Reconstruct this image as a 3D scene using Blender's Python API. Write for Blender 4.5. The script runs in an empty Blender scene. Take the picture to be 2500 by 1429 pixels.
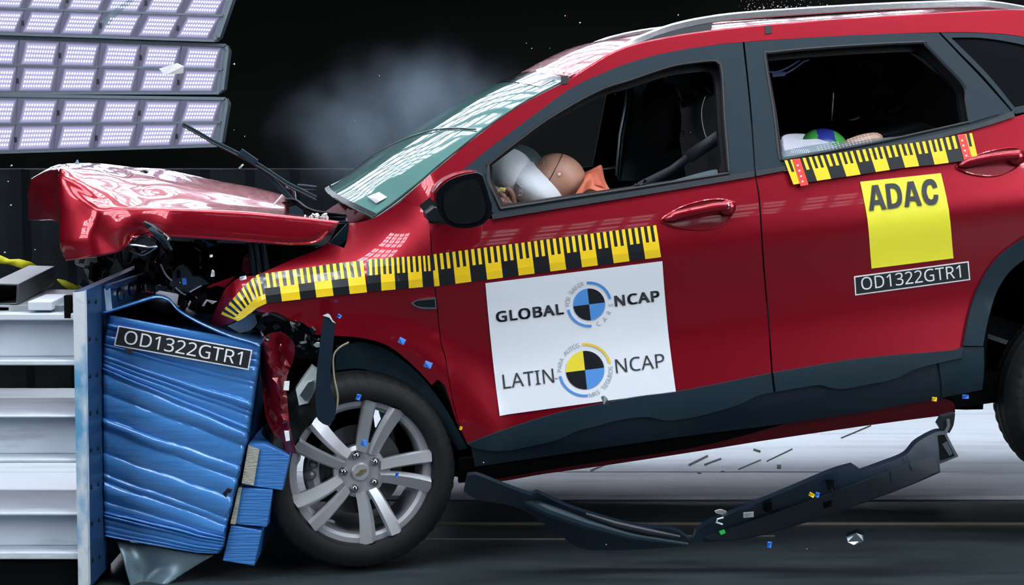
import bpy, bmesh, math, random
from math import sin, cos, pi, radians, hypot, atan2, sqrt
from mathutils import Vector, Matrix, Euler
from mathutils.geometry import delaunay_2d_cdt
random.seed(7)
SC = bpy.context.scene
COL = SC.collection

# ------------------------------------------------------------------ camera
CAM_H, PITCH, FPX = 1.56, radians(5.9), 4500.0
cd = bpy.data.cameras.new('camera'); cam = bpy.data.objects.new('camera', cd); COL.objects.link(cam)
cam.location = (0, -6, CAM_H); cam.rotation_euler = (pi/2 - PITCH, 0, 0)
cd.sensor_fit = 'HORIZONTAL'; cd.sensor_width = 36.0; cd.lens = 36.0 * FPX / 2500.0
cd.clip_start = 0.1; cd.clip_end = 100
SC.camera = cam
# ------------------------------------------------------------------ world, exposure
wd = bpy.data.worlds.new('world'); SC.world = wd; wd.use_nodes = True
wd.node_tree.nodes['Background'].inputs[0].default_value = (0.75, 0.85, 1.0, 1)
wd.node_tree.nodes['Background'].inputs[1].default_value = 0.0040
SC.view_settings.view_transform = 'Standard'; SC.view_settings.look = 'None'
SC.view_settings.exposure = 0.0; SC.view_settings.gamma = 1.0
SC.view_settings.use_curve_mapping = False
# light levels of the LED rigs (dot brightness, glow between the dots)
L_BANK = (42.0, 0.80)
L_UPPER = 70.0
L_OVER = 98.0
L_REAR = 105.0
L_LOW = 10.0
L_FILL = 105.0

# ------------------------------------------------------------------ projection helpers
def ray(px, py):
    u = (px - 1250.0) / FPX; v = (714.5 - py) / FPX
    c, s = cos(PITCH), sin(PITCH)
    return Vector((u, c + v*s, -s + v*c))
CAMP = Vector((0, -6, CAM_H))
def at(px, py, Y):                      # world point of a pixel on the vertical plane y = Y
    d = ray(px, py); return CAMP + d * ((Y + 6) / d.y)
def on_floor(px, py, z=0.0):
    d = ray(px, py); return CAMP + d * ((z - CAM_H) / d.z)

class T:
    """frame of a thing: its root object and pixel -> local point helpers"""
    def __init__(s, root, loc=(0, 0, 0), rot=(0, 0, 0)):
        s.root = root; s.M = Matrix.Translation(Vector(loc)) @ Euler(rot).to_matrix().to_4x4()
        s.I = s.M.inverted(); s.o = s.I @ CAMP
    def w(s, px, py, Y): return s.I @ at(px, py, Y)
    def l(s, px, py, f=0.0):
        d = s.I.to_3x3() @ ray(px, py)
        if not callable(f):
            return s.o + d * ((f - s.o.y) / d.y)
        y = 0.05
        for _ in range(14):
            p = s.o + d * ((y - s.o.y) / d.y); y = 0.5*y + 0.5*f(p.x, p.z)
        return s.o + d * ((y - s.o.y) / d.y)

def put(o, label=None, cat=None, group=None, kind=None):
    if label: o['label'] = label
    if cat: o['category'] = cat
    if group: o['group'] = group
    if kind: o['kind'] = kind
    return o
def thing(name, label, cat, loc=(0, 0, 0), rot=(0, 0, 0), group=None):
    o = bpy.data.objects.new(name, None); COL.objects.link(o); o.empty_display_size = 0.1
    o.location = loc; o.rotation_euler = rot
    put(o, label, cat, group)
    return T(o, loc, rot)

# ------------------------------------------------------------------ mesh helpers
def mk(name, V, F, mats, parent=None, smooth=True, idx=None, angle=32, bevel=0, loc=None, rot=None, solid=0, uv=None):
    me = bpy.data.meshes.new(name); me.from_pydata([tuple(v) for v in V], [], F)
    mats = mats if isinstance(mats, (list, tuple)) else [mats]
    for m in mats: me.materials.append(m)
    if idx: me.polygons.foreach_set('material_index', idx)
    if uv:
        l = me.uv_layers.new(name='UVMap')
        for p in me.polygons:
            for li in p.loop_indices: l.data[li].uv = uv[me.loops[li].vertex_index]
    bm = bmesh.new(); bm.from_mesh(me)
    bmesh.ops.recalc_face_normals(bm, faces=bm.faces); bm.to_mesh(me); bm.free()
    if smooth:
        me.polygons.foreach_set('use_smooth', [True]*len(me.polygons))
        me.set_sharp_from_angle(angle=radians(angle))
    o = bpy.data.objects.new(name, me); COL.objects.link(o)
    if parent: o.parent = parent.root if isinstance(parent, T) else parent
    if loc is not None: o.location = loc
    if rot is not None: o.rotation_euler = rot
    if bevel:
        b = o.modifiers.new('bevel', 'BEVEL'); b.width = bevel; b.segments = 2; b.limit_method = 'ANGLE'; b.angle_limit = radians(40)
    if solid:
        b = o.modifiers.new('solid', 'SOLIDIFY'); b.thickness = solid; b.offset = -1
    return o
class MB:
    def __init__(s): s.V = []; s.F = []; s.I = []
    def add(s, V, F, i=0):
        n = len(s.V); s.V += [Vector(v) for v in V]; s.F += [tuple(k + n for k in f) for f in F]; s.I += [i]*len(F); return s
    def box(s, c, d, R=None, i=0):
        c = Vector(c); v = []
        for sx in (-.5, .5):
            for sy in (-.5, .5):
                for sz in (-.5, .5):
                    p = Vector((sx*d[0], sy*d[1], sz*d[2]))
                    v.append(c + (R @ p if R else p))
        return s.add(v, [(0,1,3,2),(4,6,7,5),(0,4,5,1),(2,3,7,6),(0,2,6,4),(1,5,7,3)], i)
    def tube(s, pts, r, seg=8, cap=True, i=0):
        pts = [Vector(p) for p in pts]; n = len(pts); V = []; F = []
        up = None
        for k in range(n):
            t = (pts[min(k+1, n-1)] - pts[max(k-1, 0)])
            if t.length < 1e-9: t = Vector((0, 0, 1))
            t.normalize()
            if up is None: up = t.orthogonal().normalized()
            up = (up - t*up.dot(t)); up = up.normalized() if up.length > 1e-6 else t.orthogonal().normalized()
            b = t.cross(up); rr = r[k] if isinstance(r, (list, tuple)) else r
            for j in range(seg):
                a = 2*pi*j/seg; V.append(pts[k] + up*(rr*cos(a)) + b*(rr*sin(a)))
        for k in range(n-1):
            for j in range(seg):
                a = k*seg + j; c = k*seg + (j+1) % seg; F.append((a, c, c+seg, a+seg))
        if cap: F += [tuple(range(seg)), tuple(range((n-1)*seg, n*seg))]
        return s.add(V, F, i)
    def prism(s, P, d, i=0):            # polygon points P extruded by vector d
        P = [Vector(p) for p in P]; d = Vector(d); n = len(P)
        return s.add(P + [p + d for p in P], [tuple(range(n)), tuple(range(n, 2*n))] + [(k, (k+1) % n, n + (k+1) % n, n + k) for k in range(n)], i)
    def lathe(s, prof, seg=48, c=(0, 0, 0), i=0, mod=None):  # (r, y) around the y axis
        c = Vector(c); V = []; F = []; m = len(prof)
        for k in range(seg):
            a = 2*pi*k/seg
            for q, (r, y) in enumerate(prof):
                rr = mod(k, q, r) if mod else r
                V.append(c + Vector((rr*cos(a), y, rr*sin(a))))
        for k in range(seg):
            for q in range(m-1):
                a = k*m + q; b = ((k+1) % seg)*m + q; F.append((a, a+1, b+1, b))
        return s.add(V, F, i)
    def ball(s, c, r, R=None, nu=24, nv=14, i=0):
        c = Vector(c); V = []; F = []
        r = (r, r, r) if not isinstance(r, (tuple, list)) else r
        for a in range(nv+1):
            th = pi*a/nv
            for b in range(nu):
                ph = 2*pi*b/nu; p = Vector((r[0]*sin(th)*cos(ph), r[1]*sin(th)*sin(ph), r[2]*cos(th)))
                V.append(c + (R @ p if R else p))
        for a in range(nv):
            for b in range(nu):
                F.append((a*nu+b, a*nu+(b+1) % nu, (a+1)*nu+(b+1) % nu, (a+1)*nu+b))
        return s.add(V, F, i)
    def shard(s, c, sz, i=0, flat=.15):
        R = Euler((random.uniform(0, 6), random.uniform(0, 6), random.uniform(0, 6))).to_matrix()
        n = random.randint(4, 6); P = [R @ Vector((cos(2*pi*k/n)*sz*random.uniform(.5, 1.1), sin(2*pi*k/n)*sz*random.uniform(.4, 1), random.uniform(-.1, .1)*sz)) + Vector(c) for k in range(n)]
        return s.prism(P, R @ Vector((0, 0, sz*flat)), i)
    def build(s, name, mats, parent=None, **k):
        return mk(name, s.V, s.F, mats, parent, idx=s.I, **k)

def cr(P, n=6, closed=False, ten=.5):
    """Catmull-Rom through points of any dimension"""
    P = [tuple(p) for p in P]; m = len(P)
    if m < 3 and not closed: return [tuple(a + (b-a)*t/n for a, b in zip(P[0], P[1])) for t in range(n)] + [P[1]] if m == 2 else P
    out = []
    for k in range(m if closed else m-1):
        g = (lambda i: P[i % m]) if closed else (lambda i: P[max(0, min(m-1, i))])
        p0, p1, p2, p3 = g(k-1), g(k), g(k+1), g(k+2)
        for t in range(n):
            t = t/n
            out.append(tuple((2*t**3-3*t*t+1)*b + (t**3-2*t*t+t)*ten*(c-a) + (3*t*t-2*t**3)*c + (t**3-t*t)*ten*(d-b) for a, b, c, d in zip(p0, p1, p2, p3)))
    if not closed: out.append(P[-1])
    return out
def smooth_loop(P, n=5, lim=38):
    """round a pixel outline where it bends softly, keep its corners"""
    m = len(P); cor = []
    for k in range(m):
        a = Vector(P[k]) - Vector(P[k-1]); b = Vector(P[(k+1) % m]) - Vector(P[k])
        if a.length > 1e-6 and b.length > 1e-6 and a.angle(b) > radians(lim): cor.append(k)
    if not cor: return cr(P, n, True)
    out = []
    for q, k in enumerate(cor):
        e = cor[(q+1) % len(cor)]; e = e if e > k else e + m
        run = [P[i % m] for i in range(k, e+1)]
        out += cr(run, n)[:-1] if len(run) > 2 else [run[0]]
    return out
def inside(x, y, P):
    r = False; j = len(P) - 1
    for i in range(len(P)):
        a, b = P[i], P[j]
        if (a[1] > y) != (b[1] > y) and x < (b[0]-a[0])*(y-a[1])/(b[1]-a[1]) + a[0]: r = not r
        j = i
    return r
def dense(P, step):
    out = []
    for k in range(len(P)):
        a, b = Vector(P[k]), Vector(P[(k+1) % len(P)]); n = max(1, int((b-a).length/step + .5))
        out += [tuple(a + (b-a)*(t/n)) for t in range(n)]
    return out
def segdist(x, y, P):
    best = 9e9
    for k in range(len(P)):
        (ax, ay), (bx, by) = P[k], P[(k+1) % len(P)]
        dx, dy = bx-ax, by-ay; L = dx*dx + dy*dy
        t = 0 if L == 0 else max(0, min(1, ((x-ax)*dx + (y-ay)*dy)/L))
        best = min(best, (x-ax-t*dx)**2 + (y-ay-t*dy)**2)
    return sqrt(best)
def cdt(loops, grid):
    V = []; E = []
    for P in loops:
        n = len(V); V += [Vector(p) for p in P]; E += [(n+k, n+(k+1) % len(P)) for k in range(len(P))]
    P = loops[0]; xs = [p[0] for p in P]; ys = [p[1] for p in P]
    if grid:
        y = min(ys) + grid*.5; row = 0
        while y < max(ys):
            x = min(xs) + grid*(.5 if row % 2 else .9)
            while x < max(xs):
                if inside(x, y, P) and not any(inside(x, y, h) for h in loops[1:]) and all(segdist(x, y, q) > grid*.4 for q in loops): V.append(Vector((x, y)))
                x += grid
            y += grid*.87; row += 1
    r = delaunay_2d_cdt(V, E, [], 0, 1e-6)
    vo = [(v.x, v.y) for v in r[0]]; F = []
    for f in r[2]:
        cx = sum(vo[i][0] for i in f)/len(f); cy = sum(vo[i][1] for i in f)/len(f)
        if inside(cx, cy, P) and not any(inside(cx, cy, h) for h in loops[1:]): F.append(tuple(f))
    return vo, F
def panel(t, name, px, mat, surf=0.0, off=0.0, thick=.012, grid=.045, parent=None, holes=(), soft=True, world=False, label=None, back=None, **k):
    """sheet whose outline is traced in the photograph, laid on the surface y = surf(x, z) and given real thickness"""
    f = surf if callable(surf) else (lambda x, z, s=surf: s)
    g = lambda x, z: f(x, z) - off
    loops = []
    for P in (px,) + tuple(holes):
        P = smooth_loop(P) if soft else list(P)
        q = [t.l(a, b, g) for a, b in P]
        loops.append(dense([(v.x, v.z) for v in q], grid if grid else 9))
    vo, F = cdt(loops, grid)
    n = len(vo); V = [Vector((x, g(x, z), z)) for x, z in vo]
    cnt = {}
    for a in F:
        for i in range(len(a)):
            e = (a[i], a[(i+1) % len(a)]); cnt[e] = 1
    FF = list(F); bo = back or (lambda x, z, th=thick: g(x, z) + th)
    V += [Vector((x, bo(x, z), z)) for x, z in vo]
    FF += [tuple(i+n for i in reversed(a)) for a in F]
    for (a, b) in cnt:
        if (b, a) not in cnt: FF.append((b, a, a+n, b+n))
    o = mk(name, V, FF, mat, parent or t, **k)
    if label: o['label'] = label
    return o
def loft(name, C, mat, parent, nu=6, nv=6, solid=0.0, wob=None, ten=.5, **k):
    """smooth sheet through a grid of control points"""
    rows = [cr(r, nu, ten=ten) for r in C]; cols = list(zip(*rows)); cols = [cr(c, nv, ten=ten) for c in cols]
    W, Hh = len(cols), len(cols[0]); V = [Vector(cols[a][b]) for a in range(W) for b in range(Hh)]
    if wob: V = [wob(v) for v in V]
    F = [(a*Hh+b, (a+1)*Hh+b, (a+1)*Hh+b+1, a*Hh+b+1) for a in range(W-1) for b in range(Hh-1)]
    return mk(name, V, F, mat, parent, solid=solid, **k)
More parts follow.
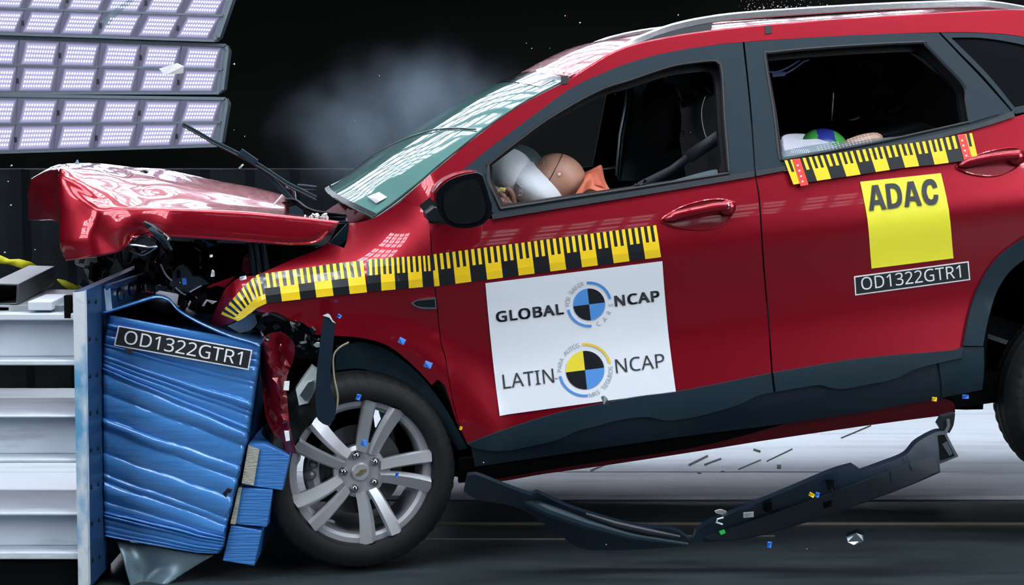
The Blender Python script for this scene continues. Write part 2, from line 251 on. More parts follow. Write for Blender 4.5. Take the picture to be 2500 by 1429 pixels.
GL = {"rO":[626,[577,287,576,244,570,204,561,166,547,132,531,101,510,73,486,49,459,29,428,13,393,1,355,-6,314,-8,271,-6,232,1,196,13,165,29,138,49,114,73,94,101,78,132,65,167,56,204,51,245,49,288,52,344,62,396,78,442,100,482,130,517,166,545,208,565,258,577,314,581,369,577,417,565,459,545,495,517,524,483,547,442,564,396,574,344,125,287,127,241,134,200,145,163,161,131,182,104,207,83,238,67,273,58,314,55,354,58,390,67,420,83,445,104,465,131,481,163,492,200,499,241,501,287,496,354,481,411,456,457,421,491,373,511,314,518,274,515,238,506,207,490,182,469,161,443,145,411,134,374,127,333],[32,34,33,32,35,34,31,35,32,31,36,35,30,36,31,30,37,36,29,66,30,66,37,30,29,67,66,65,37,66,65,38,37,28,67,29,28,68,67,64,38,65,28,69,68,63,38,64,28,70,69,63,39,38,27,70,28,27,71,70,62,39,63,27,72,71,62,40,39,26,72,27,26,73,72,61,40,62,61,41,40,25,73,26,25,74,73,60,41,61,24,74,25,60,0,41,24,42,74,23,42,24,23,43,42,59,0,60,59,1,0,22,43,23,59,2,1,22,44,43,58,2,59,21,44,22,58,3,2,57,3,58,21,45,44,20,45,21,57,4,3,20,46,45,56,4,57,19,46,20,56,5,4,19,47,46,55,5,56,19,48,47,54,5,55,18,48,19,54,6,5,18,49,48,53,6,54,17,49,18,53,7,6,17,50,49,52,7,53,17,51,50,51,7,52,17,7,51,16,7,17,16,8,7,15,8,16,15,9,8,14,9,15,14,10,9,13,10,14,13,11,10,12,11,13]],"rD":[585,[536,292,533,231,521,177,501,131,474,91,439,58,399,33,351,15,297,4,237,0,78,0,78,573,254,573,309,569,359,558,404,540,443,516,476,484,502,446,521,401,533,350,460,289,457,337,449,379,435,415,416,444,391,469,361,487,327,500,287,508,244,511,150,511,150,62,228,62,299,68,357,87,402,119,434,164,454,220],[10,31,11,31,12,11,31,13,12,31,14,13,31,15,14,31,16,15,31,30,16,30,29,16,29,17,16,10,32,31,28,17,29,27,17,28,26,17,27,26,18,17,25,18,26,25,19,18,24,19,25,23,19,24,23,20,19,22,20,23,22,0,20,21,0,22,21,1,0,38,1,21,38,2,1,37,2,38,37,3,2,36,3,37,36,4,3,35,4,36,35,5,4,34,5,35,33,5,34,10,33,32,10,5,33,10,6,5,10,7,6,10,8,7,10,9,8]],"r1":[459,[285,0,216,0,216,400,216,415,216,428,216,439,216,450,217,460,217,470,218,479,218,489,219,499,211,491,203,483,196,477,188,471,179,463,169,455,108,405,71,452,226,573,285,573],[19,21,20,19,11,21,11,0,21,19,12,11,10,0,11,19,13,12,9,0,10,19,14,13,8,0,9,19,15,14,19,16,15,7,0,8,19,17,16,6,0,7,19,18,17,5,0,6,4,0,5,3,0,4,2,0,3,1,0,2]],"r3":[459,[395,439,394,414,389,392,381,372,370,355,356,339,340,326,321,316,300,307,277,302,277,298,319,290,353,276,379,255,398,229,409,198,413,163,410,131,403,101,390,74,371,50,348,30,318,14,283,2,241,-6,193,-8,164,-7,136,-5,110,-1,85,5,60,13,36,23,36,89,61,78,87,69,114,61,141,56,168,52,194,51,241,55,278,65,305,81,324,104,335,132,339,164,337,187,331,206,320,223,306,236,288,247,265,255,240,261,211,264,179,265,123,265,123,326,180,326,209,327,236,332,259,339,278,350,294,362,307,377,316,394,321,413,323,434,320,460,311,481,295,498,274,511,249,519,219,521,199,521,181,519,164,515,147,511,132,505,117,498,103,491,89,482,75,473,39,521,61,537,87,550,115,563,147,573,181,579,218,581,273,576,317,563,352,540,376,511,390,477],[86,88,87,85,88,86,85,89,88,84,89,85,83,89,84,83,90,89,82,90,83,82,91,90,81,71,82,71,91,82,80,79,81,79,78,81,78,77,81,77,76,81,76,75,81,75,74,81,74,73,81,73,72,81,72,71,81,70,91,71,69,91,70,69,92,91,68,92,69,67,92,68,66,92,67,66,0,92,65,0,66,65,1,0,64,1,65,64,2,1,63,2,64,62,2,63,62,3,2,61,3,62,61,4,3,60,4,61,60,5,4,59,5,60,59,6,5,58,6,59,57,6,58,56,6,57,56,7,6,54,56,55,54,7,56,54,8,7,54,9,8,54,10,9,54,11,10,54,12,11,54,53,12,53,52,12,52,13,12,51,13,52,50,13,51,49,13,50,49,14,13,48,14,49,47,14,48,47,15,14,46,15,47,45,15,46,45,16,15,44,16,45,43,16,44,43,17,16,42,17,43,42,18,17,41,18,42,41,19,18,31,33,32,40,19,41,31,34,33,40,20,19,31,35,34,39,20,40,31,36,35,31,37,36,38,20,39,31,38,37,31,20,38,31,21,20,31,22,21,30,22,31,30,23,22,29,23,30,28,23,29,28,24,23,27,24,28,26,24,27,26,25,24]],"r2":[459,[417,0,38,0,38,59,188,210,216,238,240,264,261,287,280,309,295,331,306,353,315,376,320,399,322,424,318,453,309,477,294,496,273,510,249,518,221,520,194,519,169,514,147,506,126,495,104,482,83,466,45,513,60,526,77,537,94,548,113,557,132,565,153,572,174,577,197,580,221,581,255,579,285,572,313,562,336,548,356,531,372,510,384,485,391,458,394,428,392,399,386,371,375,344,361,318,344,292,324,267,301,241,275,214,247,185,128,67,128,64,417,64],[33,35,34,32,35,33,32,36,35,31,36,32,31,37,36,30,37,31,29,37,30,29,38,37,28,38,29,28,39,38,27,39,28,26,39,27,26,18,39,18,40,39,25,18,26,25,19,18,17,40,18,25,20,19,16,40,17,25,21,20,24,23,25,23,22,25,22,21,25,16,41,40,15,41,16,14,41,15,14,42,41,13,42,14,13,43,42,12,43,13,12,44,43,11,44,12,10,44,11,10,45,44,9,45,10,9,46,45,8,46,9,8,47,46,7,47,8,7,48,47,6,48,7,6,49,48,5,49,6,5,50,49,4,50,5,4,51,50,3,51,4,3,52,51,2,52,3,2,53,52,2,54,53,2,55,54,2,0,55,1,0,2]],"rG":[584,[326,302,524,302,524,22,493,12,462,5,431,-1,398,-5,362,-7,323,-8,267,-4,217,8,173,28,136,55,105,89,81,130,63,176,52,229,49,286,53,343,65,395,84,442,111,482,145,517,186,544,233,564,286,577,346,581,377,580,407,577,437,572,465,565,491,557,516,547,489,484,468,493,445,501,421,508,395,513,369,516,342,517,298,514,259,505,225,489,195,468,170,441,150,409,136,373,127,332,124,286,127,243,134,202,146,166,164,133,187,106,216,84,251,68,292,58,340,55,364,55,385,56,404,59,421,61,437,65,452,68,452,238,326,238],[25,27,26,25,28,27,25,29,28,24,29,25,24,30,29,24,31,30,23,31,24,23,32,31,23,37,32,37,36,32,36,35,32,35,34,32,34,33,32,22,39,23,39,38,23,38,37,23,22,40,39,21,40,22,21,41,40,21,42,41,21,43,42,20,43,21,20,44,43,19,44,20,19,45,44,19,46,45,18,46,19,18,47,46,17,47,18,17,48,47,65,1,0,65,64,1,64,2,1,16,48,17,16,49,48,16,50,49,63,2,64,15,50,16,15,51,50,14,51,15,14,52,51,14,53,52,13,53,14,13,54,53,12,54,13,12,55,54,62,2,63,12,56,55,61,2,62,60,2,61,59,2,60,12,57,56,58,2,59,57,2,58,11,57,12,11,2,57,10,2,11,10,3,2,10,4,3,9,4,10,9,5,4,9,6,5,8,6,9,8,7,6]],"rT":[446,[259,0,187,0,187,509,8,509,8,573,437,573,437,509,259,509],[3,5,4,3,6,5,2,6,3,1,7,2,7,6,2,1,0,7]],"rR":[499,[236,573,281,571,320,565,353,555,381,540,404,522,422,500,434,474,442,444,444,410,442,381,437,356,427,334,415,315,401,298,385,285,367,274,349,264,330,257,487,0,403,0,264,237,150,237,150,0,78,0,78,573,232,510,150,510,150,298,236,298,278,301,312,310,338,325,355,347,366,374,370,407,368,430,363,450,355,467,343,480,328,491,310,500,287,505,261,509],[24,27,25,27,0,25,27,1,0,27,2,1,27,3,2,27,4,3,27,5,4,27,26,5,26,43,5,43,6,5,24,28,27,42,6,43,41,6,42,41,7,6,40,7,41,39,7,40,38,7,39,38,8,7,37,8,38,36,8,37,36,9,8,35,9,36,35,10,9,34,10,35,34,11,10,33,11,34,33,12,11,32,12,33,32,13,12,31,13,32,31,14,13,30,14,31,29,14,30,29,15,14,24,22,28,22,29,28,22,15,29,22,16,15,22,17,16,22,18,17,22,21,18,21,19,18,24,23,22,20,19,21]],"rL":[420,[78,0,78,573,150,573,150,64,400,64,400,0],[0,2,1,0,3,2,0,4,3,0,5,4]],"rA":[512,[437,0,368,177,141,177,73,0,0,0,224,575,289,575,512,0,282,415,280,420,278,428,274,438,271,449,267,461,263,473,260,484,257,493,255,500,252,490,249,479,247,468,244,457,241,447,238,438,235,429,232,421,230,415,165,241,346,241],[4,6,5,4,17,6,17,7,6,4,18,17,16,7,17,15,7,16,4,19,18,14,7,15,4,20,19,13,7,14,4,21,20,12,7,13,4,22,21,11,7,12,4,23,22,4,24,23,10,7,11,4,25,24,9,7,10,4,26,25,8,7,9,4,27,26,28,7,8,4,2,27,2,28,27,2,1,28,1,7,28,4,3,2,0,7,1]],"rB":[521,[241,573,307,569,361,558,404,541,434,515,453,478,459,431,457,409,453,389,446,371,437,354,424,340,409,328,392,317,372,309,350,304,350,300,373,295,395,288,415,279,433,267,448,253,461,236,470,215,476,191,478,163,475,130,467,100,454,74,436,52,413,33,385,19,354,8,318,2,279,0,78,0,78,573,256,329,300,331,334,339,357,352,372,371,381,394,384,423,380,451,369,474,351,490,324,502,289,509,245,511,150,511,150,329,150,269,150,61,265,61,311,64,346,74,371,91,388,112,398,138,401,168,399,188,395,205,388,221,377,235,362,247,344,256,321,263,293,267,260,269],[35,50,36,50,0,36,50,1,0,50,2,1,50,3,2,50,4,3,50,49,4,49,48,4,48,5,4,35,51,50,47,5,48,46,5,47,45,5,46,45,6,5,44,6,45,43,6,44,43,7,6,42,7,43,42,8,7,41,8,42,41,9,8,41,10,9,40,10,41,40,11,10,39,11,40,39,12,11,38,12,39,37,12,38,35,52,51,52,37,51,52,12,37,52,13,12,52,14,13,52,15,14,52,16,15,52,17,16,52,18,17,52,19,18,52,69,19,69,20,19,35,53,52,68,20,69,68,21,20,67,21,68,66,21,67,65,21,66,65,22,21,64,22,65,64,23,22,63,23,64,62,23,63,62,24,23,61,24,62,61,25,24,60,25,61,59,25,60,59,26,25,58,26,59,58,27,26,57,27,58,57,28,27,56,28,57,56,29,28,55,29,56,54,29,55,35,54,53,35,29,54,35,30,29,35,31,30,35,32,31,35,33,32,35,34,33]],"rN":[609,[532,0,447,0,141,476,138,476,139,462,140,448,141,432,142,415,142,397,143,378,144,359,144,340,144,320,144,0,78,0,78,573,161,573,467,99,470,99,469,109,469,121,468,137,467,155,466,173,466,193,465,213,464,232,464,249,464,573,532,573],[14,3,15,3,16,15,3,2,16,2,17,16,27,29,28,27,0,29,14,4,3,1,17,2,14,5,4,14,6,5,14,7,6,14,8,7,14,9,8,14,10,9,14,11,10,14,12,11,14,13,12,26,0,27,25,0,26,24,0,25,23,0,24,22,0,23,21,0,22,20,0,21,19,0,20,18,0,19,1,18,17,1,0,18]],"rC":[507,[323,517,294,516,266,510,241,502,217,490,196,474,178,456,162,434,149,410,139,383,131,353,127,321,125,286,128,241,135,200,147,164,164,132,186,105,213,83,244,68,281,58,322,55,347,56,371,58,394,62,416,66,438,72,460,78,460,15,438,8,416,2,393,-2,369,-6,342,-7,312,-8,257,-4,208,8,166,28,130,56,101,90,78,131,62,178,52,230,49,287,51,329,57,369,67,406,81,440,99,471,120,499,145,523,174,543,206,559,242,571,281,578,324,581,353,580,381,577,409,572,435,565,460,557,482,547,453,486,435,494,415,501,394,508,372,513,348,516],[54,56,55,54,57,56,53,57,54,53,58,57,53,59,58,52,59,53,52,60,59,51,60,52,51,61,60,51,66,61,66,65,61,65,64,61,64,63,61,63,62,61,50,0,51,0,67,51,67,66,51,49,1,50,1,0,50,49,2,1,49,3,2,49,4,3,48,4,49,48,5,4,48,6,5,47,6,48,47,7,6,46,7,47,46,8,7,46,9,8,45,9,46,45,10,9,44,10,45,44,11,10,43,11,44,43,12,11,42,12,43,42,13,12,42,14,13,41,14,42,41,15,14,40,15,41,40,16,15,40,17,16,39,17,40,39,18,17,38,18,39,38,19,18,26,28,27,25,28,26,38,20,19,24,28,25,23,28,24,38,21,20,22,28,23,21,28,22,37,21,38,37,28,21,36,28,37,36,29,28,35,29,36,35,30,29,35,31,30,35,32,31,34,32,35,34,33,32]],"rP":[485,[229,573,297,568,352,553,393,528,421,495,439,454,444,404,443,381,439,358,433,336,423,316,411,296,395,278,375,262,351,249,324,238,292,230,256,225,216,223,150,223,150,0,78,0,78,573,223,511,150,511,150,285,208,285,242,286,272,290,298,296,320,306,338,318,352,334,362,352,368,375,370,401,366,435,354,462,334,484,306,499,269,508],[21,24,22,24,0,22,24,1,0,24,2,1,24,3,2,24,23,3,23,40,3,40,4,3,21,25,24,39,4,40,38,4,39,38,5,4,37,5,38,36,5,37,36,6,5,35,6,36,35,7,6,34,7,35,34,8,7,33,8,34,33,9,8,32,9,33,32,10,9,31,10,32,30,10,31,30,11,10,29,11,30,28,11,29,28,12,11,27,12,28,26,12,27,21,19,25,19,26,25,19,12,26,19,13,12,19,14,13,19,15,14,19,16,15,19,17,16,19,18,17,21,20,19]],"rI":[272,[239,0,32,0,32,42,99,57,99,515,32,531,32,573,239,573,239,531,172,515,172,57,239,42],[5,7,6,5,8,7,4,8,5,4,9,8,3,9,4,3,10,9,2,10,3,2,11,10,1,11,2,1,0,11]],"rS":[440,[403,153,400,121,392,92,378,66,359,44,335,26,307,11,274,1,238,-6,198,-8,177,-8,157,-7,137,-5,118,-2,100,1,83,4,68,9,54,14,41,19,41,88,62,80,86,72,113,65,142,59,171,56,201,55,228,56,252,60,273,66,290,74,305,85,316,98,324,113,329,129,330,147,329,164,325,180,318,194,308,207,295,218,277,230,255,241,228,253,196,265,172,274,151,284,131,294,114,305,98,317,85,330,74,344,65,359,57,375,52,393,49,413,48,435,51,464,58,490,71,513,89,533,110,550,136,563,165,573,197,579,231,581,262,580,290,577,318,572,343,565,367,558,389,549,366,487,346,495,325,502,302,508,278,513,254,516,229,517,207,516,187,513,169,507,155,499,142,489,133,478,126,464,122,450,121,434,122,416,126,400,133,386,143,373,156,362,172,351,193,341,217,330,246,318,278,306,307,293,332,279,353,264,371,247,385,228,395,206,401,181],[63,65,64,63,66,65,62,66,63,62,67,66,61,67,62,61,68,67,61,69,68,60,69,61,60,70,69,59,70,60,59,76,70,76,75,70,75,74,70,74,73,70,73,72,70,72,71,70,58,77,59,77,76,59,58,78,77,58,79,78,57,79,58,57,80,79,57,81,80,57,82,81,56,82,57,56,83,82,56,84,83,56,85,84,55,85,56,55,86,85,54,86,55,54,87,86,54,88,87,53,88,54,53,89,88,52,89,53,52,90,89,51,90,52,51,91,90,51,92,91,50,92,51,50,93,92,49,93,50,49,94,93,49,95,94,48,95,49,48,96,95,47,96,48,47,97,96,46,97,47,45,97,46,45,98,97,44,98,45,44,99,98,43,99,44,42,99,43,42,100,99,41,100,42,41,101,100,40,101,41,39,101,40,39,102,101,38,102,39,37,102,38,37,103,102,36,103,37,36,0,103,35,0,36,34,0,35,34,1,0,33,1,34,32,1,33,32,2,1,31,2,32,30,2,31,30,3,2,18,20,19,29,3,30,18,21,20,28,3,29,18,22,21,28,4,3,27,4,28,18,23,22,26,4,27,18,24,23,25,4,26,18,25,24,18,4,25,18,5,4,18,6,5,17,6,18,16,6,17,16,7,6,15,7,16,14,7,15,13,7,14,13,8,7,12,8,13,11,8,12,11,9,8,10,9,11]],"rF":[416,[150,0,78,0,78,573,398,573,398,509,150,509,150,306,383,306,383,243,150,243],[1,5,2,5,3,2,5,4,3,1,6,5,1,9,6,9,7,6,9,8,7,1,0,9]],"rE":[446,[398,0,78,0,78,573,398,573,398,509,150,509,150,330,383,330,383,268,150,268,150,63,398,63],[1,5,2,5,3,2,5,4,3,1,6,5,1,9,6,9,7,6,9,8,7,1,10,9,1,11,10,1,0,11]],"rM":[727,[330,0,142,502,139,502,140,490,141,477,142,461,142,444,143,426,144,407,144,387,144,367,144,347,144,0,78,0,78,573,184,573,361,103,364,103,544,573,650,573,650,0,578,0,578,352,578,371,579,389,579,408,580,426,580,443,581,460,582,475,583,489,584,501,581,501,390,0],[13,2,14,2,15,14,2,1,15,1,16,15,17,32,18,32,19,18,32,31,19,31,20,19,13,3,2,0,16,1,17,33,32,30,20,31,13,4,3,29,20,30,13,5,4,28,20,29,13,6,5,27,20,28,13,7,6,26,20,27,13,8,7,25,20,26,24,20,25,13,9,8,23,20,24,13,10,9,22,20,23,13,11,10,21,20,22,13,12,11,0,17,16,0,33,17]],"rU":[586,[513,202,511,164,503,128,489,95,470,65,446,40,416,20,380,4,338,-5,290,-8,225,-2,171,18,128,50,97,93,78,144,72,204,72,573,144,573,144,201,148,158,161,122,182,93,211,72,248,59,294,55,327,57,355,63,379,73,399,88,415,105,427,126,435,149,440,174,442,202,442,573,513,573],[15,17,16,15,18,17,33,35,34,33,0,35,14,18,15,32,0,33,32,1,0,14,19,18,31,1,32,31,2,1,14,20,19,30,2,31,13,20,14,30,3,2,29,3,30,13,21,20,28,3,29,28,4,3,12,21,13,12,22,21,27,4,28,26,4,27,12,23,22,26,5,4,25,5,26,12,24,23,24,5,25,12,5,24,11,5,12,11,6,5,11,7,6,10,7,11,10,8,7,9,8,10]]}   # letter outlines (advance, points, triangles), thousandths of the body size
def text_mesh(s, bold=0):
    V = []; F = []; x = 0; sh = [(bold*a, bold*b) for a in (-1, 0, 1) for b in (-.8, 0, .8)] if bold else [(0, 0)]
    for ch in s:
        if ch == ' ': x += 230; continue
        ac = ch == 'Á'; adv, P, Q = GL['r' + ('A' if ac else ch)]
        for dx, dy in sh:
            n = len(V)
            V += [Vector(((P[k]+x+dx)/1000, (P[k+1]+dy)/1000, 0)) for k in range(0, len(P), 2)]
            F += [(Q[k]+n, Q[k+1]+n, Q[k+2]+n) for k in range(0, len(Q), 3)]
        if ac:
            n = len(V); V += [Vector(((x+a)/1000, b/1000, 0)) for a, b in ((.42*adv, 745), (.50*adv, 745), (.66*adv, 850), (.54*adv, 850))]; F.append((n, n+1, n+2, n+3))
        x += adv + bold*1.6
    return V, F
def letters(mb, t, s, o, ex, ey, surf, off, bold=0, i=0, th=.0006):
    """string s fitted in the pixel parallelogram with origin o, baseline vector ex, cap vector ey"""
    V, F = text_mesh(s, bold)
    x0 = min(v.x for v in V); x1 = max(v.x for v in V); y0 = min(v.y for v in V); y1 = max(v.y for v in V)
    f = surf if callable(surf) else (lambda x, z, q=surf: q)
    out = []
    for v in V:
        a = (v.x-x0)/(x1-x0); b = (v.y-y0)/(y1-y0)
        out.append(t.l(o[0] + a*ex[0] + b*ey[0], o[1] + a*ex[1] + b*ey[1], lambda x, z: f(x, z) - off))
    mb.add(out, F, i)
def flat(mb, t, P, surf, off, i=0):
    f = surf if callable(surf) else (lambda x, z, q=surf: q)
    mb.add([t.l(a, b, lambda x, z: f(x, z)-off) for a, b in P], [tuple(range(len(P)))], i)

# ------------------------------------------------------------------ materials
def M(name, col, rough=.5, metal=0.0, coat=0.0, coatr=.03, spec=.5, bump=None, var=None, alpha=1.0, trans=0.0, sheen=0.0):
    m = bpy.data.materials.new(name); m.use_nodes = True; nt = m.node_tree; b = nt.nodes['Principled BSDF']
    b.inputs['Base Color'].default_value = (*col, 1); b.inputs['Roughness'].default_value = rough; b.inputs['Metallic'].default_value = metal
    b.inputs['Coat Weight'].default_value = coat; b.inputs['Coat Roughness'].default_value = coatr; b.inputs['Specular IOR Level'].default_value = spec
    b.inputs['Alpha'].default_value = alpha; b.inputs['Transmission Weight'].default_value = trans
    if bump or var:
        tc = nt.nodes.new('ShaderNodeTexCoord')
        def noise(scale, detail=5):
            mp = nt.nodes.new('ShaderNodeMapping'); mp.inputs['Scale'].default_value = scale if isinstance(scale, tuple) else (scale,)*3
            n = nt.nodes.new('ShaderNodeTexNoise'); n.inputs['Scale'].default_value = 1; n.inputs['Detail'].default_value = detail
            nt.links.new(tc.outputs['Object'], mp.inputs[0]); nt.links.new(mp.outputs[0], n.inputs['Vector']); return n
        if bump:
            n = noise(bump[0]); bp = nt.nodes.new('ShaderNodeBump'); bp.inputs['Strength'].default_value = bump[1]; bp.inputs['Distance'].default_value = bump[2] if len(bump) > 2 else .01
            nt.links.new(n.outputs['Fac'], bp.inputs['Height']); nt.links.new(bp.outputs[0], b.inputs['Normal'])
        if var:                                     # (scale, second colour, low, high)
            n = noise(var[0]); r = nt.nodes.new('ShaderNodeValToRGB'); r.color_ramp.elements[0].position = var[2]; r.color_ramp.elements[1].position = var[3]
            r.color_ramp.elements[0].color = (*col, 1); r.color_ramp.elements[1].color = (*var[1], 1)
            nt.links.new(n.outputs['Fac'], r.inputs[0]); nt.links.new(r.outputs[0], b.inputs['Base Color'])
    return m
RED = M('red_paint', (.325, .003, .017), .33, .62, 1.0, .025)
REDIN = M('red_primer', (.20, .004, .012), .5, .2, .3)
PLASTIC = M('grey_plastic', (.011, .026, .038), .42, spec=.25, bump=(900, .04, .002))
DARKPL = M('dark_plastic', (.010, .016, .022), .42)
NAVY = M('navy_plastic', (.006, .016, .030), .38)
BLACK = M('black_plastic', (.006, .007, .009), .45)
GLOSSB = M('gloss_black', (.004, .005, .007), .12, coat=1.0)
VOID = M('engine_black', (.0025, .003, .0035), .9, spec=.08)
RUBBER = M('tyre_rubber', (.007, .0085, .010), .62, spec=.3, bump=(60, .1, .004))
RUBBER2 = M('tread_rubber', (.022, .028, .032), .6)
CHROME = M('chrome', (.75, .77, .8), .12, 1.0)
ALLOY = M('alloy', (.46, .48, .51), .34, .50, .3)
ALLOYD = M('alloy_dark', (.20, .21, .22), .4, .8)
STEEL = M('steel', (.35, .37, .38), .35, .9)
DISC = M('brake_disc', (.10, .105, .11), .45, .8)
YEL = M('tape_yellow', (.93, .63, .015), .35, coat=.5)
BLK = M('tape_black', (.012, .014, .017), .3, coat=.5)
SIGNY = M('sign_yellow', (.93, .86, .045), .4)
INK = M('ink', (.030, .036, .042), .5)
WHITE = M('sticker_white', (.80, .84, .90), .38, coat=.3)
SIGNW = M('sign_white', (.85, .88, .9), .4)
PLATE = M('plate_black', (.018, .022, .026), .35)
EBLUE = M('emblem_blue', (.09, .30, .72), .4)
EYEL = M('emblem_yellow', (.86, .72, .05), .4)
EYEL2 = M('emblem_amber', (.86, .58, .08), .4)
GREYT = M('grey_print', (.30, .32, .35), .5)
REDT = M('red_tape', (.85, .05, .035), .4)
BLUE = M('blue_foil', (.065, .25, .62), .24, .1, .9, .10, bump=((5, 5, 40), .25, .02))
BLUED = M('blue_steel', (.016, .06, .155), .42, .2, bump=(30, .1, .005))
BLUEF = M('blue_fragment', (.05, .22, .72), .4)
BLUEC = M('blue_honeycomb', (.045, .20, .55), .42, .1, .2, bump=((8, 8, 160), .5, .01))
COMB = M('bare_honeycomb', (.42, .42, .34), .5, .3, bump=((60, 60, 260), .6, .01))
WORN = M('worn_white_paint', (.62, .68, .72), .55, var=((9, 9, 5), (.11, .33, .55), .46, .60), bump=(40, .3, .006))
BEAM = M('white_beam_paint', (.60, .66, .74), .5, var=((3, 30, 18), (.30, .33, .35), .60, .80))
BEAMT = M('grey_steel_top', (.30, .33, .35), .5, var=((8, 12, 12), (.14, .15, .16), .45, .7))
TUBEM = M('grey_tube', (.06, .07, .075), .4, .4, bump=(50, .1, .004))
STRAP = M('yellow_strap', (.85, .80, .03), .55)
AIRBAG = M('airbag_cloth', (.76, .81, .88), .8, bump=(16, .25, .02))
AIRBG = M('airbag_grey_cloth', (.24, .33, .37), .85, bump=(40, .4, .02))
SKIN = M('dummy_vinyl', (.48, .255, .185), .42, spec=.4)
SKIND = M('dummy_vinyl_hand', (.30, .165, .125), .45)
SKINR = M('dummy_arm_vinyl', (.40, .24, .19), .38)
ORANGE = M('orange_bib', (.72, .20, .115), .6)
CLOTHW = M('white_cloth', (.72, .74, .86), .8, bump=(30, .4, .02))
GREEN = M('green_paint', (.10, .55, .10), .3, coat=.4)
BLUEP = M('blue_paint', (.035, .055, .42), .3, coat=.4)
GREENST = M('green_sticker', (.05, .85, .15), .4)
SEAT = M('seat_cloth', (.006, .0075, .009), .9, spec=.1)
SEATL = M('seat_leather', (.011, .013, .014), .6, spec=.3)
TRIMG = M('inner_trim', (.09, .17, .21), .6)
BELT = M('seat_belt', (.012, .02, .028), .6)
LINER = M('headliner', (.03, .04, .045), .9)
FRAG = M('light_fragment', (.65, .68, .66), .3)
GOLD = M('gold_badge', (.75, .55, .25), .25, .9)
LAMPW = M('headlamp_white', (.60, .66, .68), .25, .2, .5)
LIGHTBOX = M('panel_housing', (.16, .20, .24), .45, .4)
WALLM = M('corrugated_wall', (.006, .0085, .0105), .8, spec=.1, var=((2, 2, 6), (.003, .004, .005), .45, .7))
TEALT = M('wipe_rubber', (.03, .045, .05), .35)

def clear_glass(name, col, opac, rough=.02):
    m = bpy.data.materials.new(name); m.use_nodes = True; nt = m.node_tree; nt.nodes.clear()
    o = nt.nodes.new('ShaderNodeOutputMaterial'); tr = nt.nodes.new('ShaderNodeBsdfTransparent'); tr.inputs[0].default_value = (*[.55+.45*c for c in col], 1)
    p = nt.nodes.new('ShaderNodeBsdfPrincipled'); p.inputs['Base Color'].default_value = (*col, 1); p.inputs['Roughness'].default_value = rough; p.inputs['Coat Weight'].default_value = .6
    mx = nt.nodes.new('ShaderNodeMixShader'); mx.inputs[0].default_value = opac
    nt.links.new(tr.outputs[0], mx.inputs[1]); nt.links.new(p.outputs[0], mx.inputs[2]); nt.links.new(mx.outputs[0], o.inputs[0]); return m
GLASS = clear_glass('side_glass', (.35, .45, .5), .22)
WGLASS = clear_glass('windscreen_glass', (.17, .36, .34), .72, .03)
def led_mat(name, dot, glow, nx=11, ny=4, tint=(.80, .78, 1.0)):
    """diode field of one module: bright dots in rows over a softly lit lilac reflector"""
    m = bpy.data.materials.new(name); m.use_nodes = True; nt = m.node_tree; nt.nodes.clear(); N = nt.nodes.new; Lk = nt.links.new
    o = N('ShaderNodeOutputMaterial'); e = N('ShaderNodeEmission'); uv = N('ShaderNodeUVMap'); sp = N('ShaderNodeSeparateXYZ'); Lk(uv.outputs[0], sp.inputs[0])
    def mth(op, a, b=None, c=None):
        n = N('ShaderNodeMath'); n.operation = op
        for k, v in enumerate((a, b, c)):
            if v is None: continue
            if isinstance(v, (int, float)): n.inputs[k].default_value = v
            else: Lk(v, n.inputs[k])
        return n.outputs[0]
    def field(s, n):            # 0..1 over the lit part
        return s
    u, v = sp.outputs[0], sp.outputs[1]
    su = mth('MULTIPLY', u, nx); sv = mth('MULTIPLY', v, ny)
    fu = mth('SUBTRACT', mth('FRACT', su), .5); fv = mth('SUBTRACT', mth('FRACT', sv), .5)
    d = mth('ADD', mth('MULTIPLY', fu, fu), mth('MULTIPLY', mth('MULTIPLY', fv, fv), 1.0))
    dots = mth('SUBTRACT', 1.0, mth('SMOOTHSTEP' if False else 'MULTIPLY', d, 10.5)); dots = mth('MAXIMUM', dots, 0.0); dots = mth('MULTIPLY', dots, dots)
    # only inside 0..1
    ins = mth('MULTIPLY', mth('MULTIPLY', mth('GREATER_THAN', u, 0), mth('LESS_THAN', u, 1)), mth('MULTIPLY', mth('GREATER_THAN', v, 0), mth('LESS_THAN', v, 1)))
    dots = mth('MULTIPLY', dots, ins)
    # lilac glow fading at the module rim
    eu = mth('MINIMUM', mth('ADD', u, .16), mth('SUBTRACT', 1.12, u)); ev = mth('MINIMUM', mth('ADD', v, .26), mth('SUBTRACT', 1.26, v))
    g = mth('MINIMUM', mth('MULTIPLY', eu, 6.0), mth('MULTIPLY', ev, 4.0)); g = mth('MINIMUM', mth('MAXIMUM', g, 0.30), 1.0)
    mix = N('ShaderNodeMix'); mix.data_type = 'RGBA'; Lk(dots, mix.inputs[0]); mix.inputs[6].default_value = (*tint, 1); mix.inputs[7].default_value = (.92, .95, 1, 1)
    Lk(mix.outputs[2], e.inputs[0]); Lk(mth('ADD', mth('MULTIPLY', dots, dot), mth('MULTIPLY', g, glow)), e.inputs[1]); Lk(e.outputs[0], o.inputs[0])
    return m
LED = led_mat('led_field', L_BANK[0], L_BANK[1], tint=(.60, .60, .95))
LED_UPPER = led_mat('led_field_upper', L_UPPER, L_UPPER*.03, tint=(.75, .82, 1.0))
LED_OVER = led_mat('led_field_over', L_OVER, L_OVER*.06, tint=(.85, .92, 1.0))
LED_REAR = led_mat('led_field_rear', L_REAR, L_REAR*.06, tint=(.85, .92, 1.0))
LED_FILL = led_mat('led_field_fill', L_FILL, L_FILL*.06, tint=(.85, .92, 1.0))
LED_LOW = led_mat('led_field_low', L_LOW, L_LOW*.06, tint=(.85, .92, 1.0))

